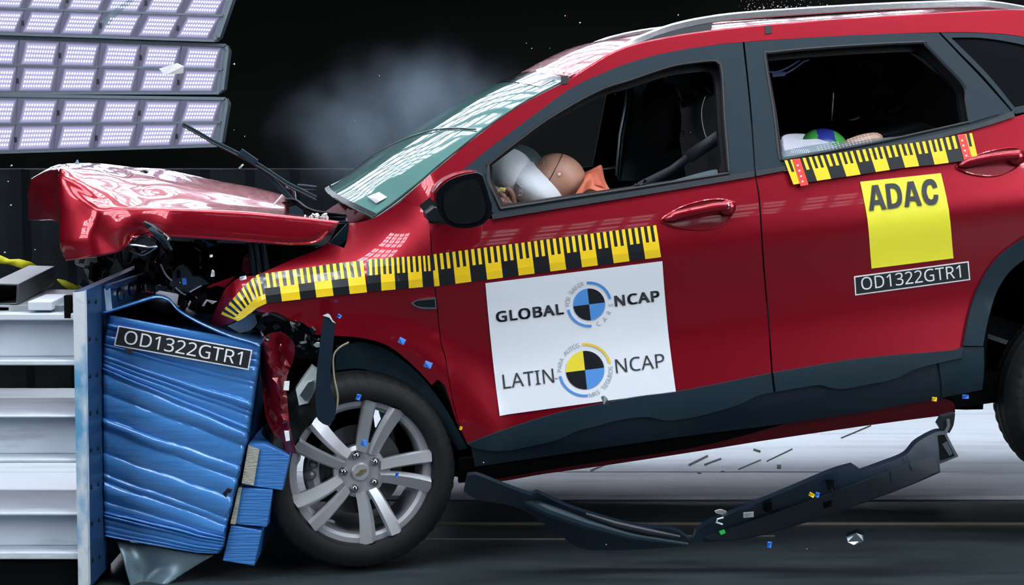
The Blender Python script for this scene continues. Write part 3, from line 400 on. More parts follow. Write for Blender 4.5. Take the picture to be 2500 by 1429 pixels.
# ------------------------------------------------------------------ LED panels
def bil(q, u, v): return (q[0]*(1-u) + q[1]*u)*(1-v) + (q[3]*(1-u) + q[2]*u)*v    # TL TR BR BL
def led_panel(label, q, cols, rows, mat, group=None, u0=0.0, depth=.12, fine=True, skew=0.0):
    q = [Vector(v) for v in q]; c = sum(q, Vector())/4
    t = thing('led_panel', label, 'light panel', c, group=group)
    L = [v - c for v in q]; n = (L[1]-L[0]).cross(L[3]-L[0]).normalized()
    if n.dot(CAMP - c) < 0 and fine: n = -n
    if not fine and n.dot(Vector((.3, 0, 1.0)) - c) < 0: n = -n
    ch = .03; A = bil(L, 1-ch*.4, 0); B = bil(L, 1, .12); B2 = bil(L, 1, .92); A2 = bil(L, 1-ch*.4, 1)
    P = [L[0], A, B, B2, A2, L[3]]
    MB().prism([p - n*.004 for p in P], -n*depth).build('housing', LIGHTBOX, t, bevel=.006)
    fr = MB()
    if fine:        # raised rim round the modules
        def bar(u1, v1, u2, v2, w):
            a, b = bil(L, u1, v1), bil(L, u2, v2); d = (b-a).normalized(); s = d.cross(n).normalized()*w
            fr.prism([a-s, b-s, b+s, a+s], n*.018)
        bar(0, .01, 1-ch*.4, .01, .010); bar(1-ch*.4, .01, .995, .12, .010); bar(.995, .12, .995, .92, .010); bar(0, .99, .985, .99, .008)
        bar(0, .5, .985, .5, .006)
        fr.build('rim', LIGHTBOX, t)
    AV = []; AF = []; AU = []
    for r in range(rows):
        for k in range(cols):
            a = u0 + (k + .01)*(.975-u0)/cols; b = u0 + (k + .985)*(.975-u0)/cols
            v1 = .06 + r*.92/rows; v2 = .06 + (r+.96)*.92/rows
            V = [bil(L, a, v1), bil(L, b, v1), bil(L, b, v2), bil(L, a, v2)]
            V = [p + n*.003 for p in V]
            sk = skew
            uv = [(-.25-sk, 1.24), (1.14-sk, 1.24), (1.14+sk, -.20), (-.25+sk, -.20)]
            if fine: mk('led_module', V, [(0, 1, 2, 3)], mat, t, smooth=False, uv=uv)
            else: AF.append(tuple(range(len(AV), len(AV)+4))); AV += V; AU += uv
    if AV: mk('led_modules', AV, AF, mat, t, smooth=False, uv=AU)
    if fine:            # small clips between modules
        cl = MB()
        for r in range(rows):
            for k in range(1, cols):
                if (k + r) % 2: cl.box(bil(L, u0 + k*(.975-u0)/cols + .004, .055 + (r+.55)*.93/rows) + n*.01, (.016, .012, .035))
        if cl.V: cl.build('clip', BLACK, t)
    return t
YB = 6.0
def quad(TL, TR, BR, BL, y): return [at(*TL, y), at(*TR, y), at(*BR, y), at(*BL, y)]
led_panel('LED light panel at the bottom of the bank, right under the middle panel', quad((-155, 229), (560, 240), (541, 357), (-162, 379), YB), 7, 2, LED, skew=.07)
led_panel('LED light panel in the middle of the bank, with a pale fragment flying before it', quad((-150, 82), (561, 110), (546, 229), (-158, 229), YB + .15), 7, 2, LED, skew=.07)
led_panel('LED light panel at the top of the bank, leaning and cut by the frame', quad((-120, -48), (577, -24), (534, 101), (-140, 79), YB), 7, 2, LED, skew=.09)
for c0, c1 in ((-3.9, -1.72), (-1.66, .5), (.56, 2.7)):
    zz = 2.62; yy = YB - .03
    for k in range(6):
        tl = radians(6 + 7*k); dz = .36*cos(tl); dy = .36*sin(tl)
        led_panel('LED light panel high in the bank above the picture edge', [(c0, yy-dy, zz+dz), (c1, yy-dy, zz+dz), (c1, yy, zz), (c0, yy, zz)], 7, 2, LED_UPPER, group='upper panels of the LED bank', fine=False)
        zz += dz + .03; yy -= dy
for r in range(4):      # rig over the near side of the car
    y = -.5 - r*.52; z = 5.35 - .06*r
    for k in range(7):
        x = -3.2 + k*1.06
        led_panel('LED light panel of the rig hung over the near side of the car', [(x, y, z), (x+.97, y, z), (x+.97, y-.46, z-.05), (x, y-.46, z-.05)], 4, 2, LED_OVER, group='near overhead LED rig', fine=False)
for r in range(2):      # weaker bank high behind the camera
    for k in range(4):
        x = .4 + k*1.06; z = 3.9 + r*.55
        led_panel('LED light panel of the bank high on the camera side of the hall', [(x, -6.6+.1*r, z+.5), (x+.97, -6.6+.1*r, z+.5), (x+.97, -6.7+.1*r, z), (x, -6.7+.1*r, z)], 4, 2, LED_LOW, group='camera side LED bank', fine=False)
for sx, nm in ((1, 'right'), (-1, 'left')):      # fill towers added out of view to brighten the near side
    for r in range(8):
        z = 1.9 + r*.55
        for k in range(3):
            a = Vector((sx*((7.4 if sx > 0 else 5.9) - k*.75), -3.6 - k*.85, z)); b = a + Vector((-sx*.70, -.80, 0))
            led_panel('LED fill panel added out of view, far out on the %s of the near side' % nm, [a + Vector((0, 0, .5)), b + Vector((0, 0, .5)), b, a], 4, 2, LED_FILL, group='%s added fill tower' % nm, fine=False)
for r in range(4):      # rig over the far side
    for k in range(6):
        x = -1.6 + k*1.0; y = 1.0 + r*.75
        led_panel('LED light panel of the rig hung over the far side of the car', [(x, y+.65, 5.2), (x+.9, y+.65, 5.2), (x+.9, y, 5.2), (x, y, 5.2)], 4, 2, LED_REAR, group='far overhead LED rig', fine=False)

# ------------------------------------------------------------------ setting: floor and wall
def mat_floor():
    m = M('dark_floor', (.034, .046, .052), .42); nt = m.node_tree; b = nt.nodes['Principled BSDF']; N = nt.nodes.new
    tc = N('ShaderNodeTexCoord'); mp = N('ShaderNodeMapping'); mp.inputs['Scale'].default_value = (.9, 5, 1); n = N('ShaderNodeTexNoise'); n.inputs['Scale'].default_value = 2.2; n.inputs['Detail'].default_value = 7; n.inputs['Roughness'].default_value = .65
    r = N('ShaderNodeValToRGB'); r.color_ramp.elements[0].position = .3; r.color_ramp.elements[1].position = .72; r.color_ramp.elements[0].color = (.020, .026, .028, 1); r.color_ramp.elements[1].color = (.048, .067, .075, 1)
    nt.links.new(tc.outputs['Object'], mp.inputs[0]); nt.links.new(mp.outputs[0], n.inputs['Vector']); nt.links.new(n.outputs['Fac'], r.inputs[0]); nt.links.new(r.outputs[0], b.inputs['Base Color']); return m
FLOORM = mat_floor()
FLOORW = M('white_floor_panel', (.62, .67, .74), .45, var=((1.2, 9, 1), (.40, .45, .50), .52, .75))
put(mk('floor', [(-7, -7, 0), (7, -7, 0), (7, 9, 0), (-7, 9, 0)], [(0, 1, 2, 3)], FLOORM), kind='structure')
y1 = on_floor(1250, 1222).y; y2 = on_floor(1250, 1163).y; y3 = on_floor(1250, 1068).y
mb = MB()
for a, b in ((y1, y2-.006), (y2+.006, y3-.008), (y3+.008, 3.88)): mb.box((.5, (a+b)/2, .009), (9, b-a, .018))
put(mb.build('trim_1', FLOORW, bevel=.004), kind='structure')
mb = MB()
for py, x0, x1, h in ((1281, 1.9, -.4, .008), (1318, .25, -.35, .005), (1310, .55, .95, .004), (1264, .85, 1.05, .004)):
    p = on_floor(1250, py); w = .012 if h > .005 else .005
    if h == .008: x0, x1 = -1, 4
    mb.box(((x0+x1)/2, p.y, h/2), (abs(x1-x0), w, h))
put(mb.build('trim_2', M('floor_rail', (.30, .27, .22), .4, .6)), kind='structure')
ztop = at(700, 414, 3.95).z; mb = MB(); P = []
n = 140
for k in range(n+1):
    x = -6 + 8.5*k/n; ph = k % 4; P.append((x, 3.95 + (.05 if ph in (2, 3) else 0)))
V = [(x, y, 0) for x, y in P] + [(x, y, ztop) for x, y in P] + [(x, 4.12, 0) for x, y in P] + [(x, 4.12, ztop) for x, y in P]; m_ = n+1
F = []
for k in range(n): F += [(k, k+1, k+1+m_, k+m_), (k+m_, k+1+m_, k+1+3*m_, k+3*m_), (k+2*m_, k+3*m_, k+1+3*m_, k+1+2*m_)]
put(mk('corrugated_screen', V, F, WALLM, smooth=False), 'low dark corrugated screen standing behind the barrier and car', 'screen')
put(MB().box((0, 8.9, 3.5), (14, .1, 7)).build('wall_back', M('black_wall', (.004, .0062, .005), .9), smooth=False), kind='structure')

# ------------------------------------------------------------------ the car
PSI, PIT = radians(7.0), radians(6.5)
hubw = at(881, 1153, .02)
CAR = thing('car', 'red crashed car with buckled hood, pitched nose down against the blue barrier', 'car', (hubw.x, .02, 0), (0, -PIT, PSI))
# Euler XYZ: rotate about y first, then z
CARW = 1.76
KN = [(.10, .22), (.20, .13), (.28, .055), (.36, .012), (.45, .006), (.52, .016), (.65, .031), (.80, .022), (.90, .006), (.96, .000), (1.03, .012), (1.10, .032), (1.18, .062), (1.30, .108), (1.50, .182), (1.60, .218), (1.70, .254)]
def interp(z):
    if z <= KN[0][0]: return KN[0][1]
    if z >= KN[-1][0]: return KN[-1][1] + (z - KN[-1][0])*.6
    for k in range(len(KN)-1):
        if KN[k][0] <= z <= KN[k+1][0]:
            z0, y0 = KN[max(k-1, 0)]; z1, ya = KN[k]; z2, yb = KN[k+1]; z3, y3_ = KN[min(k+2, len(KN)-1)]
            h = z2-z1; m1 = (yb-y0)/(z2-z0) if z2 > z0 else 0; m2 = (y3_-ya)/(z3-z1); t = (z-z1)/h
            return (2*t**3-3*t*t+1)*ya + (t**3-2*t*t+t)*h*m1 + (-2*t**3+3*t*t)*yb + (t**3-t*t)*h*m2
def sst(a, b, x):
    t = max(0, min(1, (x-a)/(b-a))); return t*t*(3-2*t)
HUB = CAR.l(881, 1153, 0.0); HUBR = CAR.l(2692, 972, 0.0)
def S(x, z):
    y = interp(z)
    k = 1 - sst(.02, .42, x)
    if z > .95: y += 3.0*k*(z-.95)**2 + .35*k*(z-.95)
    for c in (HUB, HUBR):
        r = hypot(x-c.x, z-c.z)
        if z < 1.0: y -= .013*math.exp(-((r-.43)/.045)**2)*(1-sst(.85, 1.0, z)) + .007*(1-sst(.505, .53, r))*(1-sst(.9, 1.0, z))
    if x < -.02: y += .55*(x+.02)**2
    if x < -.30: y += 1.2*(-.30-x)
    return max(-.04, y)
def Sin(d): return lambda x, z: S(x, z) + d

FENDER = [(637, 668), (662, 657), (718, 632), (774, 611), (800, 594), (813, 597), (840, 606), (846, 590), (850, 566), (854, 547), (880, 543), (910, 534), (945, 515), (985, 488), (1010, 495), (1023, 503), (1045, 535), (1050, 580), (1055, 650), (1061, 703), (1066, 748), (1075, 832), (1087, 877), (1103, 972), (1121, 1040), (1136, 1080),
          (1112, 1022), (1096, 972), (1085, 941), (1068, 927), (1054, 941), (1026, 910), (984, 871), (942, 842), (886, 826), (819, 820), (771, 818), (760, 804), (735, 787), (712, 783), (673, 763), (650, 764), (626, 759)]
panel(CAR, 'front_fender', FENDER, RED, S, grid=.025)
FDOOR = [(1045, 545), (1120, 548), (1200, 535), (1300, 519), (1500, 487), (1700, 454), (1842, 431), (1852, 490), (1862, 640), (1874, 780), (1883, 911), (1750, 938), (1648, 957), (1560, 968), (1470, 985), (1350, 1012), (1230, 1050), (1141, 1084), (1123, 1040), (1105, 972), (1089, 877), (1077, 832), (1068, 748), (1063, 703), (1057, 650), (1052, 580)]
fdoor = panel(CAR, 'front_door', FDOOR, RED, S)
RDOOR = [(1845, 430), (1925, 416), (2100, 379), (2250, 349), (2390, 314), (2476, 286), (2560, 262), (2600, 400), (2590, 545), (2560, 556), (2500, 584), (2442, 626), (2402, 680), (2372, 750), (2352, 845), (2330, 855), (2200, 866), (2080, 878), (1960, 898), (1887, 911), (1878, 780), (1866, 640), (1856, 490)]
rdoor = panel(CAR, 'rear_door', RDOOR, RED, S)
panel(CAR, 'rear_quarter_panel', [(2563, 262), (2650, 240), (2800, 215), (2990, 230), (3010, 500), (2990, 900), (2940, 900), (2900, 760), (2830, 640), (2720, 560), (2593, 545), (2603, 400)], RED, S)
# pillar and roof side in body colour
PIL = [(1023, 503), (985, 488), (990, 481), (1078, 403), (1183, 319), (1280, 252), (1393, 193), (1502, 128), (1600, 100), (1734, 78), (2000, 52), (2313, 32), (2500, 25), (2700, 35), (2900, 70), (2990, 130), (2990, 228), (2800, 213), (2700, 190), (2600, 125), (2500, 90), (2400, 80), (2294, 79), (2160, 83), (2020, 89), (1809, 103), (1720, 113), (1636, 127), (1560, 146), (1492, 170), (1440, 193), (1396, 215), (1300, 284), (1183, 372), (1100, 441)]
panel(CAR, 'roof_side_rail', PIL, RED, S, off=.004)
# grey window surrounds
WF = [(1183, 372), (1300, 284), (1396, 215), (1492, 170), (1560, 146), (1636, 127), (1720, 113), (1813, 103), (1830, 260), (1842, 425), (1700, 447), (1500, 480), (1300, 512), (1190, 532), (1190, 512)][:13] + [(1210, 527), (1200, 512), (1184, 424), (1120, 428), (1100, 441)]
WH = [(1222, 511), (1300, 499), (1382, 486), (1560, 459), (1779, 424), (1774, 360), (1768, 288), (1763, 190), (1758, 158), (1748, 149), (1720, 150), (1640, 162), (1540, 195), (1480, 214), (1420, 243), (1350, 284), (1300, 318), (1200, 396), (1192, 410), (1196, 450)]
panel(CAR, 'front_window_frame', WF, PLASTIC, S, off=.006, holes=[WH], parent=fdoor)
RF = [(1818, 103), (2020, 89), (2160, 83), (2291, 80), (2340, 132), (2400, 195), (2474, 278), (2390, 308), (2250, 342), (2100, 372), (1925, 410), (1845, 424), (1834, 260)]
RH = [(1874, 130), (1960, 121), (2100, 111), (2249, 104), (2258, 108), (2300, 152), (2352, 210), (2358, 250), (2366, 299), (2250, 325), (2159, 345), (2040, 368), (1910, 392), (1903, 376), (1890, 270), (1869, 142)]
panel(CAR, 'rear_window_frame', RF, PLASTIC, S, off=.006, holes=[RH], parent=rdoor)
# dark seals round the openings
def seal(loop, name, par, off=-.004, r=.006, m=BLACK):
    P = smooth_loop(loop); pts = [CAR.l(a, b, lambda x, z: S(x, z) - off) for a, b in P]; pts.append(pts[0])
    return MB().tube(pts, r, 6, cap=False).build(name, m, par)
seal(WH, 'front_window_seal', fdoor, off=.006); seal(RH, 'rear_window_seal', rdoor, off=.006)
# inner frame lip, seen past the seal
for H_, nm, par in ((WH, 'inner_frame', fdoor), (RH, 'inner_frame', rdoor)):
    cx = sum(p[0] for p in H_)/len(H_); cy = sum(p[1] for p in H_)/len(H_)
    out = [(cx + (a-cx)*1.03, cy + (b-cy)*1.04) for a, b in H_]; inn = [(cx + (a-cx)*.955 - 4, cy + (b-cy)*.90 + 9) for a, b in H_]
    panel(CAR, nm, out, BLACK, Sin(.05), holes=[inn], parent=par, thick=.03)
panel(CAR, 'front_belt_moulding', [(1200, 524), (1300, 508), (1500, 475), (1700, 441), (1841, 418), (1843, 431), (1700, 455), (1500, 488), (1300, 520), (1203, 536)], DARKPL, S, off=.012, parent=fdoor)
panel(CAR, 'rear_belt_moulding', [(1845, 417), (1925, 403), (2100, 366), (2250, 336), (2390, 302), (2474, 270), (2478, 285), (2390, 313), (2250, 348), (2100, 378), (1925, 415), (1847, 430)], DARKPL, S, off=.012, parent=rdoor)
# quarter window
panel(CAR, 'quarter_window_frame', [(2297, 80), (2400, 81), (2500, 91), (2600, 126), (2700, 192), (2760, 225), (2650, 240), (2563, 262), (2479, 278), (2404, 190), (2343, 128)], PLASTIC, S, off=.005, holes=[[(2322, 92), (2400, 93), (2500, 110), (2590, 140), (2690, 205), (2600, 235), (2478, 263), (2410, 180)]])
panel(CAR, 'quarter_window_glass', [(2320, 91), (2400, 92), (2500, 109), (2590, 139), (2692, 205), (2600, 237), (2477, 264), (2408, 180)], GLOSSB, S, off=-.005, thick=.005)
panel(CAR, 'rear_door_corner_panel', [(2356, 212), (2364, 222), (2440, 278), (2366, 300)], PLASTIC, S, off=.012, parent=rdoor)
# glass left in the doors
panel(CAR, 'front_window_glass', [(1500, 485), (1590, 462), (1660, 436), (1740, 415), (1752, 418), (1756, 440), (1650, 470)], GLASS, S, off=-.02, thick=.005, parent=fdoor)
panel(CAR, 'rear_window_glass', [(1902, 371), (2000, 352), (2100, 345), (2165, 336), (2300, 325), (2300, 345), (2100, 380), (1908, 415)], GLASS, S, off=-.015, thick=.005, parent=rdoor)
# dotted band printed on the rear pane
mb = MB()
for r in range(5):
    for k in range(16):
        px = 2004 + k*8.2 - r*2; py = 371 - k*2.0 - r*4.6 + 6
        if 6 < k < 9 and r > 2: continue
        flat(mb, CAR, [(px + 1.15*cos(a*pi/3), py + .95*sin(a*pi/3)) for a in range(6)], S, -.013)
for k in range(26): flat(mb, CAR, [(1930+k*1.8, 371 - (k % 3)*3), (1931.4+k*1.8, 371 - (k % 3)*3), (1931.4+k*1.8, 373 - (k % 3)*3), (1930+k*1.8, 373-(k % 3)*3)], S, -.013)
mb.build('pane_print', SIGNW, rdoor, smooth=False)
mb = MB()
for r in range(4):
    for k in range(34):
        a = 1620 + k*2.9 + r*3; b = 462 - k*.62 - r*4.2
        if random.random() < .8: flat(mb, CAR, [(a, b), (a+2.0, b-.4), (a+2.0, b+1.4), (a, b+1.8)], S, -.018)
mb.build('pane_print', SIGNW, fdoor, smooth=False)

# sills and cladding
FCL = [(1141, 1085), (1230, 1051), (1350, 1013), (1470, 986), (1560, 969), (1648, 958), (1750, 939), (1883, 912), (1888, 958), (1850, 967), (1800, 990), (1708, 1016), (1650, 1026), (1622, 1027), (1578, 1019), (1513, 1026), (1448, 1043), (1408, 1053), (1359, 1075), (1282, 1093), (1226, 1102), (1169, 1097)]
panel(CAR, 'front_door_cladding', FCL, PLASTIC, S, off=.016, parent=fdoor, thick=.03)
RCL = [(1888, 911), (1960, 899), (2080, 879), (2200, 867), (2330, 856), (2352, 847), (2348, 874), (2239, 900), (2186, 925), (2110, 941), (2060, 950), (2030, 948), (2000, 941), (1950, 948), (1894, 957)]
panel(CAR, 'rear_door_cladding', RCL, PLASTIC, S, off=.016, parent=rdoor, thick=.03)
panel(CAR, 'sill_cover', [(1150, 1090), (1300, 1080), (1420, 1040), (1620, 1010), (1860, 955), (2040, 930), (2230, 895), (2348, 868), (2400, 850), (2398, 952), (2279, 976), (2065, 1013), (1894, 1038), (1700, 1062), (1500, 1090), (1300, 1120), (1160, 1140)], NAVY, S, off=.001, thick=.03)
panel(CAR, 'sill_flange', [(1160, 1140), (1300, 1118), (1500, 1088), (1700, 1060), (1894, 1036), (2065, 1010), (2279, 974), (2330, 985), (2332, 1006), (2328, 1012), (2194, 1029), (2065, 1047), (1862, 1077), (1707, 1102), (1464, 1139), (1327, 1158), (1221, 1176), (1160, 1175)], REDIN, Sin(.03), thick=.03)
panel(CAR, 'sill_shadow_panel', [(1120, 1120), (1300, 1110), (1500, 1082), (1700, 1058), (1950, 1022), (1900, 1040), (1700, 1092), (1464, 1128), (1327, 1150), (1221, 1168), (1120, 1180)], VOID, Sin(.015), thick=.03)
for P, nm in (([(2420, 967), (2350, 970)], 'x'),): pass
# arches
FARCH = [(822, 845), (850, 841), (889, 838), (947, 856), (1010, 902), (1058, 955), (1095, 1010), (1142, 1095), (1118, 1100), (1090, 1058), (1063, 1025), (1020, 985), (986, 957), (950, 925), (909, 907), (870, 900), (818, 905)]
panel(CAR, 'front_arch_cladding', FARCH, PLASTIC, Sin(.05), thick=.10)
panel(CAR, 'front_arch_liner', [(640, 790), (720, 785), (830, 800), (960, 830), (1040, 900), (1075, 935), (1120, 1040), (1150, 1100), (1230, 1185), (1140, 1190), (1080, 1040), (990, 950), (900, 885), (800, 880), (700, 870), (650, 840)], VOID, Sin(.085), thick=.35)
RARCH = [(2352, 845), (2372, 750), (2402, 680), (2442, 626), (2500, 584), (2560, 556), (2593, 545), (2720, 560), (2830, 640), (2900, 760), (2940, 900), (2890, 900), (2850, 790), (2780, 680), (2700, 620), (2600, 603), (2540, 615), (2500, 635), (2462, 667), (2432, 716), (2413, 779), (2400, 845)]
panel(CAR, 'rear_arch_cladding', RARCH, PLASTIC, S, off=.014, thick=.04)
panel(CAR, 'rear_sill_corner', [(2345, 850), (2402, 848), (2397, 952), (2330, 965), (2300, 970), (2290, 880)], PLASTIC, S, off=.008, thick=.03)
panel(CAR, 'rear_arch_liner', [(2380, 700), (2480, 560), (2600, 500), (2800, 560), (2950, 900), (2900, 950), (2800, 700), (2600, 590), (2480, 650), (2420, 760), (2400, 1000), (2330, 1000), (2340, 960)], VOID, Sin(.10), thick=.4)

# --- roof, windscreen, hood
def mir(p): return Vector((p.x, CARW - p.y, p.z))
AEDGE = [(914, 533), (965, 497), (1030, 445), (1078, 403), (1130, 361), (1183, 319), (1280, 252), (1393, 193)]
C = []
for k, (a, b) in enumerate(AEDGE):
    p = CAR.l(a, b, S); q = mir(p); f = k/(len(AEDGE)-1); bow = .17*(1-f) + .085*f; row = []
    for j in range(9):
        t = j/8; e = 4*t*(1-t); e = 1-(1-e)**1.4
        v = p.lerp(q, t); row.append(v + Vector((-.82, 0, .45))*bow*e)
    C.append(row)
WSCR = C
wind = loft('windscreen', C, WGLASS, CAR, 4, 4, solid=.006)
RE = [(1393, 193), (1502, 126), (1600, 97), (1734, 75), (1900, 58), (2100, 44), (2313, 30), (2500, 24), (2700, 34), (2900, 70)]
C = []
for k, (a, b) in enumerate(RE):
    p = CAR.l(a, b, lambda x, z: S(x, z) + .012); q = mir(p); f = min(1, k/2.5); row = []
    for j in range(9):
        t = j/8; e = 4*t*(1-t); e = 1-(1-e)**1.4
        row.append(p.lerp(q, t) + Vector((-.82*.085*(1-f), 0, .45*.085*(1-f) + (.030*f)))*e)
    C.append(row)
loft('roof', C, RED, CAR, 4, 4, solid=.012)
panel(CAR, 'roof_liner', [(1420, 215), (1560, 150), (1720, 118), (2020, 96), (2290, 86), (2500, 100), (2500, 90), (2290, 72), (2020, 80), (1720, 104), (1560, 134), (1400, 200)], LINER, Sin(.03), back=lambda x, z: CARW - S(x, z) - .03)
# windscreen dark band and edges
def wpt(k, t):    # point on the windscreen grid, k = row fraction, t across
    r = k*(len(WSCR)-1); i = min(int(r), len(WSCR)-2); f = r-i; j = t*8; jj = min(int(j), 7); g = j-jj
    a = WSCR[i][jj].lerp(WSCR[i][jj+1], g); b = WSCR[i+1][jj].lerp(WSCR[i+1][jj+1], g); return a.lerp(b, f)
n_ws = Vector((-.55, 0, .83))
V = []; F = []
for j in range(25):
    for k in (.935, .968, 1.0): V.append(wpt(k, .06 + .9*j/24) + n_ws*.004)
for j in range(24):
    for q in range(2): a = j*3+q; F.append((a, a+1, a+4, a+3))
mk('top_band', V, F, GLOSSB, wind)
V = []; F = []
for j in range(25):
    for k in (0.0, .015, .03): V.append(wpt(k, j/24) + n_ws*.004)
for j in range(24):
    for q in range(2): a = j*3+q; F.append((a, a+1, a+4, a+3))
mk('bottom_band', V, F, DARKPL, wind)
MB().tube([wpt(k/24, .985) + n_ws*.012 for k in range(25)], .014, 8).build('edge_seal', DARKPL, wind)
MB().tube([wpt(k/24, .004) + n_ws*.002 for k in range(25)], .004, 8).build('edge_seal', BLACK, wind)
# cracks: a cable like long crack
P = [(.02, .75), (.10, .76), (.22, .70), (.35, .58), (.48, .42), (.62, .22), (.70, .03)]
MB().tube([wpt(*q) + n_ws*.006 for q in cr(P, 6)], .0032, 6).build('crack', STEEL, wind)
P = [(.30, .72), (.40, .82), (.52, .90), (.60, .93)]
MB().tube([wpt(*q) + n_ws*.006 for q in cr(P, 6)], .003, 6).build('crack', TEALT, wind)
flat_v = [wpt(.10, .10) + n_ws*.006, wpt(.155, .085) + n_ws*.006, wpt(.15, .04) + n_ws*.006, wpt(.085, .045) + n_ws*.006]
mk('paper_tag', flat_v, [(0, 1, 2, 3)], SIGNW, wind, solid=.002)

# hood: control grid (front to rear) x (near flange, near edge, across the top, far side)
HC = [
 [(66, 536, 0.52), (64, 505, 0.52), (66, 470, 0.54), (72, 455, 0.55), (80, 436, 0.56), (100, 423, 0.62), (122, 412, 0.95)],
 [(104, 538, 0.3), (102, 500, 0.27), (102, 460, 0.3), (104, 446, 0.31), (110, 430, 0.36), (122, 412, 0.40), (150, 403, 0.95)],
 [(138, 545, 0.12), (137, 520, 0.09), (137, 470, 0.1), (138, 450, 0.1), (140, 430, 0.12), (145, 408, 0.18), (180, 399, 0.9)],
 [(161, 634, -0.024), (152, 585, -0.03), (148, 500, -0.02), (149, 440, 0), (150, 425, 0.02), (156, 408, 0.1), (200, 399, 0.9)],
 [(228, 626, -0.094), (222, 580, -0.1), (232, 515, -0.09), (215, 480, -0.03), (205, 440, 0.02), (215, 414, 0.25), (250, 400, 0.95)],
 [(292, 612, -0.064), (288, 560, -0.07), (280, 512, -0.06), (280, 500, -0.04), (285, 470, 0.08), (300, 432, 0.35), (325, 408, 0.86)],
 [(330, 577, -0.014), (340, 545, -0.02), (352, 512, -0.01), (355, 504, 0.03), (362, 482, 0.16), (375, 446, 0.36), (395, 413, 0.86)],
 [(404, 575, 0.026), (412, 548, 0.02), (420, 512, 0.03), (422, 505, 0.07), (427, 488, 0.2), (434, 454, 0.40), (445, 423, 0.86)],
 [(500, 580, 0.036), (506, 556, 0.03), (512, 516, 0.04), (514, 509, 0.08), (517, 494, 0.22), (521, 467, 0.42), (525, 440, 0.86)],
 [(610, 588, 0.046), (612, 566, 0.04), (616, 522, 0.05), (617, 516, 0.09), (619, 505, 0.24), (621, 483, 0.43), (622, 458, 0.86)],
 [(708, 596, 0.056), (716, 578, 0.05), (730, 533, 0.06), (729, 528, 0.1), (726, 517, 0.26), (716, 500, 0.43), (696, 477, 0.86)],
 [(770, 590, 0.066), (782, 568, 0.06), (792, 539, 0.07), (788, 536, 0.1), (770, 526, 0.26), (745, 506, 0.43), (722, 491, 0.95)],
 [(800, 566, 0.076), (815, 552, 0.07), (828, 541, 0.08), (820, 539, 0.11), (800, 530, 0.26), (765, 512, 0.43), (735, 498, 0.95)]]
C = []
for r in HC:
    row = [CAR.l(a, b, y) for a, b, y in r]; last = row[-1]
    row.append(last + Vector((.0, .32, -.05))); row.append(last + Vector((.02, .42, -.16))); C.append(row)
def tri(t): t = t/(2*pi) % 1; return 4*abs(t-.5)-1
def hwob(v):
    f = max(0, min(1, (-.30 - v.x)/.40)) * max(0, 1 - max(0, v.y-.5)*2)
    return v + Vector((.006*f*tri(29*v.z+11*v.y), .008*f*tri(25*v.x+19*v.z), .0035*f*tri(23*v.x+13*v.y)))
hood = loft('hood', C, RED, CAR, 7, 6, solid=.006, wob=hwob, angle=60, ten=.36)
# dents and torn edge lights of the hood
MB().tube([CAR.l(a, b, y) for a, b, y in cr([(161, 634, -.02), (228, 626, -.04), (292, 612, -.04), (318, 586, -.03), (330, 577, -.02), (404, 575, 0), (500, 580, 0), (610, 588, 0), (708, 596, 0), (770, 590, .02), (800, 566, .06)], 4)], .004, 6).build('hood_hem', RED, hood)

# --- engine bay and crushed front
mb = MB()
p1 = CAR.l(700, 700, .15)
mb.box((-.20, .92, .62), (.62, 1.35, .50)); mb.box((.10, .90, .80), (.30, 1.3, .45))
mb.build('engine_block', VOID, CAR, bevel=.03)
mb = MB(); rnd = random.Random(11)
for k in range(150):
    px = rnd.uniform(335, 640); py = rnd.uniform(600, 830)
    top = 600; lim = 640 + (px-335)*.45
    if py > lim + 55: continue
    if px > 520 and py < 690: continue
    mb.shard(CAR.l(px, py, rnd.uniform(.22, .55)), rnd.uniform(.010, .045), i=rnd.choice((0, 0, 0, 1, 1, 2)), flat=.25)
put(mb.build('crushed_front_end', [VOID, BLACK, GLOSSB], CAR, smooth=False), kind='stuff')
mb = MB()
for k in range(70):
    px = rnd.uniform(200, 420); py = rnd.uniform(615, 690)
    if py > 700 - (px-200)*.12: continue
    mb.shard(CAR.l(px, py, rnd.uniform(.45, .9)), rnd.uniform(.02, .07), i=rnd.choice((0, 1, 2)), flat=.2)
put(mb.build('crushed_grille', [VOID, BLACK, DARKPL], CAR, smooth=False), kind='stuff')
panel(CAR, 'radiator_panel', [(335, 622), (385, 600), (420, 640), (400, 690), (340, 700), (322, 660)], DARKPL, .62, thick=.04)
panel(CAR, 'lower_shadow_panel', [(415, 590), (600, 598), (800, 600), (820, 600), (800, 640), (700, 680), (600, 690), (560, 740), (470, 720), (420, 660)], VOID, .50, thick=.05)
eg = panel(CAR, 'airbox', [(420, 668), (432, 655), (448, 650), (458, 655), (470, 675), (490, 678), (510, 694), (484, 700), (460, 716), (440, 708), (424, 692)], DARKPL, .22, thick=.08)
panel(CAR, 'blue_tag', [(444, 680), (454, 679), (456, 695), (446, 696)], BLUEF, .22, off=.002, thick=.002, parent=eg, soft=False)
for P in ([(392, 645), (404, 670), (420, 686)], [(428, 702), (442, 714), (454, 720)], [(463, 713), (480, 703), (492, 697)], [(318, 612), (332, 618), (352, 622), (384, 602)]):
    MB().tube([CAR.l(a, b, .19) for a, b in cr(P, 4)], .0035, 6).build('broken_trim', STEEL, CAR)
# bright broken grille edges under the hood nose
P = [(291, 576), (296, 570), (312, 572), (328, 586), (346, 574), (353, 570), (372, 588), (384, 602), (362, 604), (332, 599), (312, 598)]
MB().tube([CAR.l(a, b, -.02) for a, b in P + P[:1]], .0035, 6).build('grille_trim', CHROME, CAR)
panel(CAR, 'grille_fragment', P, DARKPL, -.015, thick=.02, soft=False)
